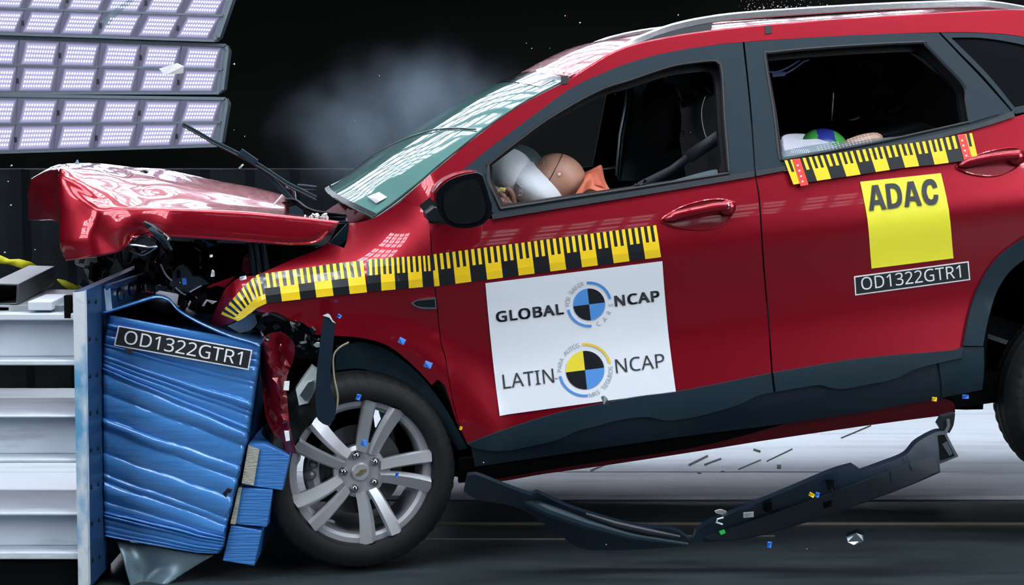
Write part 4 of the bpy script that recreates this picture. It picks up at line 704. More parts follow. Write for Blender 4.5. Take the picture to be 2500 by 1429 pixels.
# plumbing standing between hood and fender
mb = MB()
for q, w in ((620, 5), (634, 5), (652, 5)):
    mb.tube([CAR.l(a, b, .32) for a, b in cr([(q-10, 592), (q-5, 625), (q+2, 672)], 5)], .010, 8)
mb.build('hose', PLASTIC, CAR)
panel(CAR, 'washer_bottle', [(594, 628), (612, 622), (622, 660), (604, 672), (590, 660)], REDIN, .36, thick=.05)
panel(CAR, 'hood_hinge', [(800, 600), (812, 585), (846, 548), (852, 560), (846, 585), (826, 604)], PLASTIC, .30, thick=.03)
panel(CAR, 'cowl_side_panel', [(770, 606), (800, 598), (826, 548), (850, 546), (846, 592), (840, 606)], VOID, .36, thick=.05)
# nose of the fender, pushed in and torn
NOSE = [(637, 664), (626, 674), (603, 675), (578, 682), (550, 706), (530, 748), (511, 788), (524, 794), (540, 797), (575, 784), (600, 770), (618, 760), (626, 757)]
panel(CAR, 'fender_nose', NOSE, RED, lambda x, z: S(x, z) + .01 + .35*max(0, -.33-x), thick=.01, grid=.02)
panel(CAR, 'torn_fender_strip', [(503, 702), (518, 694), (536, 688), (575, 674), (560, 690), (548, 702), (530, 698), (512, 702)], RED, .14, thick=.012, grid=.02)
panel(CAR, 'fender_bracket', [(555, 796), (580, 785), (600, 770), (622, 768), (628, 790), (612, 806), (585, 814)], STEEL, .12, thick=.04)
# bumper remains in front of the wheel
BMP = [(640, 828), (660, 815), (687, 812), (712, 830), (720, 850), (716, 880), (700, 925), (702, 985), (708, 1040), (718, 1085), (726, 1108), (692, 1102), (668, 1060), (650, 1020), (640, 950), (636, 880)]
bum = panel(CAR, 'front_bumper', BMP, M('bumper_paint', (.16, .002, .012), .3, .5, 1.0), lambda x, z: -.095 + .25*max(0, -.14-x) + .022*sin(75*x+10*z), thick=.02, grid=.02)
for P in ([(694, 933), (707, 932), (705, 954), (692, 953)], [(694, 1054), (706, 1054), (708, 1076), (698, 1078)]):
    panel(CAR, 'bumper_clip', P, SIGNW, -.10, off=.02, thick=.015, parent=bum, soft=False)
panel(CAR, 'headlamp_mount', [(640, 775), (662, 770), (700, 785), (730, 800), (768, 820), (766, 850), (720, 845), (690, 812), (650, 812), (625, 800)], DARKPL, .13, thick=.08)
hl = panel(CAR, 'headlamp', [(722, 952), (740, 925), (762, 895), (775, 905), (770, 950), (752, 985), (730, 990)], LAMPW, -.095, thick=.06)
panel(CAR, 'reflector', [(732, 965), (752, 935), (765, 930), (762, 958), (745, 980)], CHROME, -.095, off=.01, thick=.01, parent=hl, soft=False)
mb = MB()
for k in range(34):
    mb.shard(CAR.l(rnd.uniform(630, 780), rnd.uniform(790, 880), rnd.uniform(-.10, .06)), rnd.uniform(.006, .022), i=rnd.choice((0, 0, 1, 2)), flat=.3)
put(mb.build('headlamp_debris', [GLOSSB, DARKPL, LAMPW], CAR, smooth=False), kind='stuff')
# upright torn arch strip hanging before the wheel
st = panel(CAR, 'torn_arch_strip', [(790, 772), (803, 766), (819, 790), (812, 860), (806, 940), (820, 985), (818, 1020), (802, 1040), (784, 1032), (772, 1010), (772, 930), (780, 850)], NAVY, -.13, thick=.02)
panel(CAR, 'strip_end', [(788, 771), (800, 766), (806, 770), (812, 782), (820, 790), (812, 787), (804, 776)], FRAG, -.133, thick=.004, parent=st, soft=False)
MB().tube([CAR.l(a, b, -.125) for a, b in cr([(852, 836), (828, 850), (814, 872), (816, 920), (825, 970), (818, 1012), (802, 1040)], 5)], .0032, 6).build('strip_edge', M('strip_edge', (.30, .26, .19), .4), st)
# side marker lamp
mk_ = panel(CAR, 'side_marker', [(1003, 741), (1020, 732), (1064, 727), (1066, 755), (1030, 754), (1012, 748)], CHROME, S, off=.006, thick=.01)
panel(CAR, 'marker_lens', [(1010, 741), (1024, 735), (1061, 731), (1063, 751), (1030, 750), (1016, 746)], GLOSSB, S, off=.009, thick=.006, parent=mk_)

# --- handles
def handle(rec, bar, end, key, par):
    panel(CAR, 'handle_recess', rec, M('recess_shade', (.16, .003, .010), .3, .5, 1.0), S, off=.0015, thick=.004, parent=par, grid=.02)  # recess lies flat, its shade is put into a darker red
    P = cr(rec, 4, True); pts = [CAR.l(a, b, lambda x, z: S(x, z) - .003) for a, b in P]; pts.append(pts[0])
    MB().tube(pts, .0035, 6, cap=False).build('recess_rim', RED, par)
    q = cr(bar, 6); n = len(q)
    pts = [CAR.l(a, b, lambda x, z, k=k: S(x, z) - .012 - .030*sin(pi*min(1, k/(n*.7))*.5)) for k, (a, b) in enumerate(q)]
    h = MB().tube(pts, [.006 + .010*min(1, k/4) for k in range(n)], 12)
    h.ball(CAR.l(*end, lambda x, z: S(x, z) - .022), (.030, .018, .026))
    o = h.build('door_handle', RED, par)
    if key:
        MB().ball(CAR.l(*key, lambda x, z: S(x, z) - .038), (.011, .005, .012)).build('lock_cover', CHROME, par)
handle([(1615, 537), (1660, 508), (1710, 492), (1756, 487), (1790, 493), (1797, 500), (1790, 518), (1770, 544), (1735, 558), (1690, 560), (1640, 552)], [(1622, 536), (1660, 524), (1705, 514), (1750, 505), (1775, 504)], (1777, 507), (1776, 504), fdoor)
handle([(2335, 407), (2370, 386), (2420, 369), (2472, 362), (2496, 370), (2500, 384), (2480, 410), (2440, 428), (2400, 430), (2360, 422)], [(2342, 404), (2380, 393), (2425, 384), (2465, 379), (2485, 378)], (2484, 384), None, rdoor)

# --- mirror
hs = CAR.l(1120, 490, -.10)
mo = [(1066, 466), (1090, 444), (1120, 430), (1150, 423), (1166, 422), (1178, 428), (1186, 450), (1194, 478), (1201, 502), (1197, 528), (1178, 548), (1145, 558), (1112, 556), (1088, 545), (1070, 520), (1064, 490)]
mir_ = panel(CAR, 'side_mirror', mo, GLOSSB, -.20, thick=.15, grid=.03, back=lambda x, z: -.03 + .0*x, bevel=.02)
panel(CAR, 'mirror_cap', [(1058, 470), (1080, 444), (1115, 426), (1150, 419), (1166, 418), (1150, 427), (1122, 436), (1096, 452), (1072, 474), (1068, 500), (1060, 492)], RED, -.195, thick=.13, parent=mir_, bevel=.01)
panel(CAR, 'mirror_glass', [(1084, 474), (1110, 452), (1140, 441), (1160, 439), (1170, 446), (1180, 480), (1186, 505), (1182, 526), (1168, 540), (1140, 547), (1112, 545), (1094, 535), (1084, 510)], M('mirror_glass', (.008, .010, .011), .06, .0, 1.0), -.205, thick=.01, parent=mir_)
panel(CAR, 'mirror_foot', [(1040, 522), (1062, 505), (1075, 500), (1085, 535), (1062, 542), (1042, 536)], DARKPL, -.08, back=lambda x, z: .05, parent=mir_, bevel=.01)
panel(CAR, 'sail_panel', [(1095, 445), (1140, 408), (1178, 376), (1182, 420), (1192, 470), (1150, 500), (1100, 510)], PLASTIC, S, off=.008, parent=fdoor)

# --- roof rails
def rail(f, ym=False):
    P = cr([(1500, 127), (1530, 108), (1569, 88), (1655, 58), (1780, 36), (1972, 21), (2164, 10), (2356, 4), (2440, 8), (2560, 30)], 5)
    pts = [CAR.l(a, b+4, f) for a, b in P]; pts = [mir(p) for p in pts] if ym else pts
    b_ = MB(); V = []
    for k, p in enumerate(pts): V += [p + Vector((0, -.014, .010)), p + Vector((0, .014, .012)), p + Vector((0, .014, -.014)), p + Vector((0, -.014, -.016))]
    F = [(k*4+j, k*4+(j+1) % 4, k*4+4+(j+1) % 4, k*4+4+j) for k in range(len(pts)-1) for j in range(4)] + [(0, 1, 2, 3), tuple(range(len(V)-4, len(V)))]
    b_.add(V, F); 
    return b_.build('roof_rail', M('rail_metal', (.50, .53, .56), .25, .8, .4), CAR, bevel=.004)
rl = rail(Sin(.045))
panel(CAR, 'rail_foot', [(1505, 128), (1560, 102), (1640, 76), (1740, 56), (1735, 78), (1640, 98), (1560, 118)], DARKPL, Sin(.035), thick=.02, parent=rl)
panel(CAR, 'rail_foot', [(2300, 30), (2440, 22), (2560, 40), (2560, 62), (2440, 48), (2330, 46)], DARKPL, Sin(.04), thick=.02, parent=rl)
rail(Sin(.045), True)
for a, b in ((1378, 196), (1876, 73)):
    panel(CAR, 'roof_tape', [(a-9, b-9), (a+8, b-12), (a+9, b+8), (a-8, b+10)], BLACK, S, off=.007, thick=.002, soft=False)

# --- wheels
def wheel(c, rotz, rx=0):
    w = bpy.data.objects.new('wheel', bpy.data.meshes.new('wheel')); bpy.data.objects.remove(w)
    rb = MB()
    rb.lathe([(.245, -.020), (.247, -.006), (.240, .0), (.222, .000), (.212, .012), (.207, .06), (.203, .16), (.212, .19), (.222, .19), (.240, .02), (.245, -.004)], 72)
    rb.lathe([(.0001, .006), (.075, .006), (.088, .016), (.088, .05), (.0001, .05)], 40)
    for k in range(5):
        A = radians(64 + 72*k); R = Matrix.Rotation(-A, 3, 'Y')
        for sgn in (-1, 1):
            V = []; rs = (.066, .095, .13, .165, .20, .236)
            for q, r in enumerate(rs):
                f = q/(len(rs)-1); off = sgn*(.019 + .030*f**1.2) + .005*f*(1-f)*4; wd_ = .019 + (.010 if sgn < 0 else .005)*f; yy_ = .002 - .016*sin(pi*f*.5) + .002*f
                for a, b in ((-wd_, yy_ + .006), (-wd_*.55*sgn - wd_*.1, yy_-.010), (wd_*.75, yy_-.002), (wd_, yy_+.006), (wd_*.8, yy_+.045), (-wd_*.8, yy_+.045)):
                    V.append(R @ Vector((r, b, off + a)))
            F = [(q*6+j, q*6+(j+1) % 6, q*6+6+(j+1) % 6, q*6+6+j) for q in range(len(rs)-1) for j in range(6)] + [tuple(range(6)), tuple(range(30, 36))]
            rb.add(V, F)
        V = [R @ Vector((r, y, z)) for r, z in ((.07, -.024), (.07, .024), (.100, .030), (.100, -.030)) for y in (.004, .045)]
        rb.add(V, [(0, 2, 4, 6), (1, 3, 5, 7), (0, 2, 3, 1), (2, 4, 5, 3), (4, 6, 7, 5), (6, 0, 1, 7)])
    w = rb.build('wheel', ALLOY, CAR, loc=c, rot=(rx, 0, rotz), angle=25)
    prof = [(.238, -.004), (.248, -.026), (.266, -.034), (.290, -.030), (.312, -.018), (.322, .004), (.326, .022), (.331, .045), (.331, .052), (.324, .055), (.324, .062), (.331, .065), (.333, .098), (.325, .101), (.325, .109), (.333, .112), (.331, .145), (.324, .148), (.324, .155), (.331, .158), (.326, .185), (.314, .205), (.28, .22), (.22, .20)]
    MB().lathe(prof, 150, mod=lambda k, q, r: r - (.0035 if q in (5, 6, 7, 19, 20) and k % 3 == 0 else 0)).build('tyre', RUBBER, w, angle=40)
    MB().lathe([(.0001, .060), (.150, .060), (.150, .075), (.0001, .075)], 56).build('brake_disc', DISC, w)
    cal = MB(); 
    for a0, a1, rr in ((150, 205, .155),):
        P = [(rr*cos(radians(a)), 0, rr*sin(radians(a))) for a in range(a0, a1, 6)]; cal.tube([(x, .055, z) for x, y, z in P], .030, 8)
    cal.ball((-.165, .035, .012), (.022, .02, .02)); cal.ball((-.150, .035, .045), (.016, .02, .016)); cal.build('brake_caliper', ALLOYD, w)
    for k in range(5):
        a = radians(26 + 72*k); p = Vector((.058*cos(a), 0, .058*sin(a)))
        MB().lathe([(.0001, -.015), (.006, -.014), (.011, -.010), (.0145, -.002), (.0155, .02)], 20, c=p).build('lug_nut', M('lug_chrome', (.34, .35, .36), .12, 1.0) if k == 0 else bpy.data.materials['lug_chrome'], w)
    cap = MB().lathe([(.0001, -.004), (.026, -.004), (.031, .002), (.031, .02)], 32).build('hub_cap', ALLOY, w)
    P = [(-.018, -.004), (-.006, -.004), (-.008, -.008), (.006, -.008), (.006, -.004), (.018, -.004), (.018, .004), (.006, .004), (.008, .008), (-.006, .008), (-.006, .004), (-.018, .004)]
    P = [(x + .35*z*0, z + .35*x) for x, z in P]
    MB().prism([(x, -.0065, z) for x, z in P], (0, .004, 0)).build('badge', GOLD, w)
    return w
fw = wheel(HUB + Vector((0, .0, 0)), radians(8))
MB().ball(Vector((0, -.004, -.226)), (.004, .003, .004)).build('balance_dot', STRAP, fw)
wheel(HUBR + Vector((0, .0, 0)), 0)

# --- far side shell, floor pan
def far(name, px, mat, holes=(), off=0.0, parent=None):
    o = panel(CAR, name, px, mat, Sin(.01), holes=holes, grid=.08, thick=.02)
    for v in o.data.vertices: v.co.y = CARW - v.co.y
    o.data.flip_normals(); return o
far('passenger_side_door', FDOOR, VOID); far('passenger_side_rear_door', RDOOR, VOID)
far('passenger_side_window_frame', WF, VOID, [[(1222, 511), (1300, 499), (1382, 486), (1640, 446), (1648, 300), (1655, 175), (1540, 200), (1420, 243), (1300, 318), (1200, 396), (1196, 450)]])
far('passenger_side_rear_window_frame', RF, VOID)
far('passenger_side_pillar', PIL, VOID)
far('passenger_side_fender', [(700, 640), (774, 611), (854, 547), (985, 488), (1023, 503), (1045, 535), (1061, 703), (1087, 877), (1000, 800), (880, 760), (760, 790), (690, 760)], RED)
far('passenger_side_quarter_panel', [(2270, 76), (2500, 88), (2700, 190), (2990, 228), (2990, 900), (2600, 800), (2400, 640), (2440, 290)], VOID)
fp = MB(); fp.box((1.45, .88, .30), (2.2, 1.50, .10)); fp.box((3.0, .9, .55), (.6, 1.5, .5)); fp.build('floor_pan', VOID, CAR)
MB().box((.20, .88, .62), (.06, 1.5, .75)).build('bulkhead', VOID, CAR)
mb = MB(); mb.prism([CAR.l(a, b, .12) for a, b in ((930, 560), (1010, 515), (1120, 520), (1190, 545), (1190, 640), (960, 640))], (0, 1.45, 0)); mb.build('dashboard', BLACK, CAR, bevel=.02)
mb = MB().box((2.8, .88, .75), (.5, 1.5, .6)).build('boot_trim', VOID, CAR)
for yy_ in (1.58,): pass
# passenger side centre pillar trim seen through the front window
o = panel(CAR, 'centre_pillar_trim', [(1538, 212), (1640, 188), (1700, 180), (1690, 440), (1515, 442), (1508, 430), (1522, 330)], TRIMG, 1.52, thick=.03)
MB().tube([CAR.l(a, b, 1.49) for a, b in ((1533, 212), (1528, 260), (1514, 330), (1506, 430))], .008, 8).build('door_weatherstrip', CHROME, CAR)
MB().tube([CAR.l(a, b, 1.50) for a, b in ((1544, 212), (1538, 270), (1524, 340), (1514, 440))], .007, 8).build('door_weatherstrip', PLASTIC, CAR)

# --- seats
def seat(y, dx=0.0):
    s = panel(CAR, 'front_seat', [(1730+dx, 240), (1760+dx, 226), (1790+dx, 235), (1850+dx, 330), (1900+dx, 520), (1860+dx, 640), (1640+dx, 660), (1560+dx, 640), (1560+dx, 600), (1700+dx, 560), (1740+dx, 480), (1726+dx, 360), (1714+dx, 270)], SEATL, y-.22, thick=.44, grid=.06, bevel=.03)
    hr = MB().ball(CAR.l(1612+dx, 285, y), (.072, .13, .135), nu=28)
    hr.build('head_restraint', SEAT, s)
    return s
s1 = seat(.55); s2 = seat(1.25, 30)
MB().ball(CAR.l(1722, 290, .60), (.042, .14, .12)).build('seat_bolster', SEATL, s1)
MB().tube([CAR.l(a, b, .30) for a, b in cr([(1722, 236), (1714, 262), (1714, 295), (1722, 330), (1732, 345)], 5)], .0012, 5).build('seam', FRAG, s1)
def strap(name, P, y0, y1, w, m, par=None):
    pts = [CAR.l(a, b, y0 + (y1-y0)*k/(len(P)-1)) for k, (a, b) in enumerate(P)]; V = []
    for k, p in enumerate(pts):
        d = (pts[min(k+1, len(pts)-1)] - pts[max(k-1, 0)]).normalized(); s = d.cross(Vector((0, 1, 0))).normalized()*w/2
        V += [p-s, p+s]
    return mk(name, V, [(2*k, 2*k+1, 2*k+3, 2*k+2) for k in range(len(pts)-1)], m, par or CAR, solid=.003)
strap('seat_belt', [(1680, 385), (1720, 358), (1762, 330)], .30, .22, .045, BELT)
strap('seat_belt', [(1520, 480), (1570, 450), (1640, 415), (1680, 385)], .32, .30, .03, BELT)
strap('seat_belt', [(1650, 215), (1670, 262)], .6, .6, .012, BELT)
MB().box(CAR.l(1560, 455, .10), (.03, .01, .012), Euler((0, .5, 0)).to_matrix()).box(CAR.l(1571, 449, .10), (.012, .012, .03), Euler((0, .5, 0)).to_matrix()).build('belt_buckle', CHROME, CAR)
mb = MB()
for a, b, r in ((1648, 330, .006), (1664, 324, .009), (1688, 323, .007)): mb.ball(CAR.l(a, b, .50), (r*1.3, r, r*.7))
mb.tube([CAR.l(a, b, .5) for a, b in cr([(1636, 345), (1655, 336), (1675, 328)], 4)], .003, 6)
mb.build('belt_anchor', CHROME, CAR)
# rear: far window edge, cables, belt, rear seat and its head restraint
MB().tube([CAR.l(a, b, 1.45) for a, b in ((1897, 322), (1906, 329), (1960, 317), (2028, 301), (2031, 270), (2034, 226))], .006, 8).build('passenger_window_edge', STEEL, CAR)
mb = MB()
mb.tube([CAR.l(a, b, .5) for a, b in cr([(1870, 174), (1890, 176), (1912, 170), (1935, 158), (1952, 147)], 5)], .0035, 6)
mb.tube([CAR.l(a, b, .5) for a, b in cr([(1890, 183), (1912, 181), (1935, 170), (1960, 152), (1975, 146)], 5)], .0035, 6)
mb.tube([CAR.l(1886, 183, .5), CAR.l(1916, 180, .5)], .009, 8)
mb.build('sensor_cable', M('blue_cable', (.25, .35, .65), .25, .3), CAR)
strap('rear_seat_belt', [(2007, 150), (2045, 210), (2086, 276)], 1.1, 1.0, .03, M('rear_belt', (.035, .038, .034), .7))
rs = panel(CAR, 'rear_seat', [(2150, 330), (2260, 300), (2330, 330), (2420, 520), (2380, 640), (2080, 640), (2080, 560), (2200, 520), (2160, 380)], SEAT, .35, thick=1.1, grid=.08, bevel=.03)
panel(CAR, 'head_restraint', [(2082, 150), (2110, 147), (2150, 148), (2186, 172), (2196, 205), (2180, 228), (2140, 233), (2112, 214), (2094, 182)], M('restraint_cloth', (.10, .16, .19), .8), .95, thick=.10, parent=rs, bevel=.02)
MB().ball(CAR.l(2168, 258, .90), (.05, .06, .018)).ball(CAR.l(2190, 262, .8), (.045, .06, .022), Euler((0, -.5, 0)).to_matrix()).build('seat_release', SEATL, rs)

# --- airbag
ab = MB(); rr = Euler((0, radians(38), 0)).to_matrix()
ab.ball(CAR.l(1290, 458, .40), (.165, .20, .088), rr, 36, 18)
ab.ball(CAR.l(1236, 430, .42), (.10, .2, .10), rr, 30, 16)
bag = ab.build('airbag', AIRBAG, CAR)
MB().tube([CAR.l(a, b, .215) for a, b in cr([(1262, 448), (1285, 470), (1310, 488), (1335, 500)], 5)], .0025, 6).build('airbag_seam', AIRBG, bag)
gb = MB().ball(CAR.l(1268, 408, .95), (.095, .20, .085), Euler((0, radians(30), 0)).to_matrix(), 30, 16)
gb.build('passenger_airbag', AIRBG, CAR)
mb = MB(); letters(mb, CAR, '1321', (1274, 480), (4, -30), (-9, -1), lambda x, z: .19, 0); mb.build('airbag_print', GREYT, bag, smooth=False)

# --- wipers and cowl
def wiper(P, y, r, blade=True):
    w = MB().tube([CAR.l(a, b, y) for a, b in P], r, 8).build('wiper', DARKPL, CAR); return w
w1 = MB()
def bar(mb, P, y, w, h, i=0):
    pts = [CAR.l(a, b, y) for a, b in P]; V = []
    for k, p in enumerate(pts):
        d = (pts[min(k+1, len(pts)-1)] - pts[max(k-1, 0)]).normalized(); s = d.cross(Vector((0, 1, 0))).normalized()
        V += [p - s*w + Vector((0, -h, 0)), p + s*w + Vector((0, -h, 0)), p + s*w + Vector((0, h, 0)), p - s*w + Vector((0, h, 0))]
    n = len(pts)
    mb.add(V, [(k*4+j, k*4+(j+1) % 4, k*4+4+(j+1) % 4, k*4+4+j) for k in range(n-1) for j in range(4)] + [(0, 1, 2, 3), tuple(range(4*n-4, 4*n))], i)
bar(w1, [(594, 380), (622, 398), (672, 446), (722, 498)], .25, .0085, .010)
wa = w1.build('wiper_arm', PLASTIC, CAR, bevel=.002)
w2 = MB(); bar(w2, [(446, 303), (520, 345), (590, 380), (640, 408), (700, 448), (772, 484)], .24, .007, .006)
bar(w2, [(586, 370), (626, 398)], .235, .012, .010)
w2.build('wiper_blade', PLASTIC, wa, bevel=.002)
w3 = MB().tube([CAR.l(a, b+5, .23) for a, b in ((446, 303), (520, 345), (590, 380), (640, 408), (700, 448), (772, 484))], .003, 6).build('wiper_rubber', BLACK, wa)
mb = MB(); mb.tube([CAR.l(a, b, .26) for a, b in cr([(704, 456), (712, 460), (718, 470), (720, 490)], 4)], .005, 8); mb.ball(CAR.l(703, 456, .25), .008); mb.build('wiper_pivot', CHROME, wa)
MB().tube([CAR.l(a, b, .9) for a, b in cr([(726, 453), (750, 455), (772, 458)], 4)], .006, 8).tube([CAR.l(a, b, .9) for a, b in cr([(730, 462), (750, 464), (772, 464)], 4)], .004, 8).build('passenger_wiper', PLASTIC, CAR)
cw = [[CAR.l(a, b, y) for a, b, y in r] for r in (
 [(694, 489, .20), (720, 490, .20), (745, 508, .18), (775, 518, .16), (810, 522, .16), (845, 526, .16)],
 [(696, 492, .40), (724, 496, .36), (750, 514, .30), (780, 524, .26), (815, 528, .22), (846, 529, .2)],
 [(660, 500, .45), (700, 520, .36), (730, 532, .28), (775, 538, .24), (815, 540, .2), (850, 541, .18)])]
loft('cowl_cover', cw, DARKPL, CAR, 4, 4, solid=.006)
panel(CAR, 'cowl_plug', [(706, 508), (722, 504), (740, 516), (743, 530), (722, 533), (706, 528)], PLASTIC, .15, thick=.03)
MB().tube([CAR.l(a, b, .17) for a, b in ((668, 501), (690, 476))], .004, 6).build('prop_rod', FRAG, CAR)
mb = MB()
for k in range(26): mb.shard(CAR.l(rnd.uniform(744, 800), rnd.uniform(524, 537), .14), rnd.uniform(.004, .012), flat=.4)
put(mb.build('crumbled_glass', FRAG, CAR, smooth=False), kind='stuff')

# --- tapes and stickers
def tape(name, top, bot, seq, par=None, off=.003, surf=S, half=.5, label=None, all_yellow=False):
    """measuring tape: big blocks below, five ticks per block above, both alternating yellow and black"""
    Tp = cr(top, 8) if len(top) > 2 else [tuple(Vector(top[0]).lerp(Vector(top[1]), k/16)) for k in range(17)]
    Bt = cr(bot, 8) if len(bot) > 2 else [tuple(Vector(bot[0]).lerp(Vector(bot[1]), k/16)) for k in range(17)]
    def along(P, t):
        L = [0]
        for k in range(len(P)-1): L.append(L[-1] + hypot(P[k+1][0]-P[k][0], P[k+1][1]-P[k][1]))
        s = t*L[-1]
        for k in range(len(P)-1):
            if s <= L[k+1] + 1e-9:
                f = (s-L[k])/(L[k+1]-L[k]+1e-12); return (P[k][0]+(P[k+1][0]-P[k][0])*f, P[k][1]+(P[k+1][1]-P[k][1])*f)
        return P[-1]
    tot = sum(w for _, w in seq); u = 0; mb = MB(); V = {}
    def pt(u, v):
        a = along(Tp, u); b = along(Bt, u); return CAR.l(a[0]+(b[0]-a[0])*v, a[1]+(b[1]-a[1])*v, lambda x, z: surf(x, z) - off)
    for c, w in seq:
        du = w/tot; n = 5 if w > .6 else max(2, int(round(5*w)))
        base = 0 if c == 'Y' else 1
        if all_yellow: n = 3; base = 0
        for k in range(n):
            a = u + du*k/n; b = u + du*(k+1)/n
            tick = base if k % 2 == 0 else 1-base
            if all_yellow: tick = (0, 1, 0)[k] if seq.index((c, w)) % 2 == 0 else (1, 0, 1)[k]
            elif w <= .6: tick = base if (n-1-k) % 2 == 0 else 1-base
            vs = (0, half*.5, half, half*.5+.5, 1)
            for q in range(4):
                v0, v1 = vs[q], vs[q+1]; col = tick if q < 2 else base
                mb.add([pt(a, v0), pt(b, v0), pt(b, v1), pt(a, v1)], [(0, 1, 2, 3)], col)
        u += du
    o = mb.build(name, [YEL, BLK], par or CAR, smooth=False, solid=.0008)
    if label: o['label'] = label
    return o
tape('measuring_tape', [(1052, 622), (1602, 550)], [(1060, 700), (1614, 628)], [('Y', .35)] + [('B', 1), ('Y', 1)]*7, off=.003, label='yellow and black measuring tape along the front door')
tape('measuring_tape', [(894, 634), (975, 628), (1054, 624)], [(897, 713), (978, 706), (1060, 699)], [('B', 1), ('Y', 1), ('B', .95), ('Y', 1), ('B', .8)], off=.005, label='crumpled black and yellow tape on the rear of the fender')
tape('measuring_tape', [(640, 668), (700, 661), (800, 646), (886, 636)], [(651, 741), (700, 735), (800, 724), (896, 714)], [('B', .9), ('Y', 1.08), ('B', .93), ('Y', 1), ('B', .95), ('Y', 1)], off=.006, label='black and yellow tape lit white along the fender top')
# wrapped end of the tape
tape('measuring_tape', [(540, 768), (544, 759), (558, 742), (572, 726), (586, 710), (603, 692), (618, 678), (628, 671), (640, 668)], [(580, 784), (590, 780), (598, 775), (604, 770), (610, 766), (616, 762), (620, 758), (628, 752), (651, 741)], [('Y', 1), ('B', 1.01), ('Y', 1.02), ('B', 1.03), ('Y', 1.04), ('B', 1.05)], off=.006, half=.68, all_yellow=True, surf=lambda x, z: S(x, z) + .35*max(0, -.33-x), label='fanned yellow and black tape end folded round the fender nose')
tape('measuring_tape', [(1915, 392), (2052, 373), (2164, 357), (2259, 345), (2338, 330), (2373, 325)], [(1937, 451), (2007, 440), (2083, 429), (2153, 418), (2223, 408), (2290, 401), (2360, 392), (2388, 388)], [('Y', .6)] + [('B', 1.1), ('Y', 1)]*6, off=.018, label='yellow and black measuring tape along the rear window sill')
for P in ([(1935, 389), (1953, 387), (1974, 451), (1955, 455)], [(2337, 329), (2356, 327), (2373, 386), (2354, 391)]):
    o = panel(CAR, 'red_tape', P, REDT, S, off=.021, thick=.001, soft=False)
    mb = MB(); 
    for k in range(4):
        f = .2 + .2*k; a = P[0][0]+(P[3][0]-P[0][0])*f + 6; b = P[0][1] + (P[3][1]-P[0][1])*f
        flat(mb, CAR, [(a, b), (a+4, b-.6), (a+5, b+3), (a+1, b+4)], S, .0225)
    mb.build('tape_print', SIGNW, o, smooth=False)
# white sticker
WS = [(1185, 692), (1617, 638), (1650, 956), (1220, 1016)]
ws = panel(CAR, 'test_sticker', WS, WHITE, S, off=.004, thick=.0012, soft=False, grid=.03)
ws['label'] = 'large white sticker with two round emblems on the front door'
def cp(x, y): return (1000 + x/2.599, 500 + y/2.599)        # from the enlarged view of the sticker
EX = Vector((.9923, -.124)); EY = Vector((.110, .994))
def txt(name, s, bl, w, h, bold, m, off=.0062):
    mb = MB(); b = cp(*bl); letters(mb, CAR, s, b, EX*(w/2.599), -EY*(h/2.599), S, off, bold); o = mb.build(name, m, ws, smooth=False); return o
txt('lettering', 'GLOBAL', (552, 749), 432, 70, 26, INK)
txt('lettering', 'NCAP', (1304, 648), 288, 70, 26, INK)
txt('lettering', 'LATIN', (597, 1169), 325, 90, 0, INK)
txt('lettering', 'NCAP', (1312, 1071), 312, 90, 0, INK)
P = [cp(918, 1102), cp(926, 1100), cp(934, 1106), cp(942, 1098), cp(942, 1102), cp(934, 1110)]
mb = MB(); flat(mb, CAR, P, S, .0062); mb.build('ink_mark', INK, ws, smooth=False)
def emblem(c, r, R, cols, arcs, words):
    mb = MB(); C0 = Vector(cp(*c)); k = 1/2.599
    def pt(a, rad): return C0 + EX*(rad*k*cos(a)) - EY*(rad*k*sin(a))
    for q, ci in enumerate(cols):                               # quadrants from the right top, counter clockwise
        a0 = q*pi/2
        flat(mb, CAR, [tuple(C0)] + [tuple(pt(a0 + j*pi/2/12, r)) for j in range(13)], S, .0062, ci)
    mats = [BLK, EBLUE, EYEL, EYEL2, GREYT]
    for a0, a1, ci in arcs:
        n = 16
        for j in range(n):
            b0 = radians(a0 + (a1-a0)*j/n); b1 = radians(a0 + (a1-a0)*(j+1)/n); flat(mb, CAR, [tuple(pt(b0, R-8)), tuple(pt(b0, R+8)), tuple(pt(b1, R+8)), tuple(pt(b1, R-8))], S, .0062, ci)
    mb.build('emblem', mats, ws, smooth=False)
    mb = MB()
    for s, a0, a1, inward, h in words:
        n = len(s)
        for j, ch in enumerate(s):
            if ch == ' ': continue
            a = radians(a0 + (a1-a0)*(j+.5)/n); rad = R - h/2 if not inward else R + h/2
            base = pt(a, rad); tang = (pt(a - .01, rad) - pt(a + .01, rad)).normalized(); nrm = (pt(a, rad+1) - pt(a, rad)).normalized()
            if inward: tang = -tang; nrm = -nrm
            V, F = text_mesh(ch); x0 = min(v.x for v in V); x1 = max(v.x for v in V); y1_ = max(v.y for v in V); y0_ = min(v.y for v in V)
            wd_ = h*k*(x1-x0)/0.573
            letters(mb, CAR, ch, tuple(base - tang*wd_/2), tuple(tang*wd_), tuple(nrm*h*k*(y1_-y0_)/0.573), S, .0062)
    mb.build('emblem_lettering', GREYT, ws, smooth=False)
emblem((1139, 633), 101, 137, (0, 1, 0, 1), [(90, 8, 1), (187, 270, 1)], [('FOR SAFER', 180, 98, False, 27), ('C A R S', 284, 356, True, 27)])
emblem((1113, 1050), 122, 163, (0, 2, 0, 1), [(90, 8, 3), (187, 270, 1)], [('PARA AUTOS', 178, 96, False, 27), ('MÁS SEGUROS', 274, 362, True, 27)])
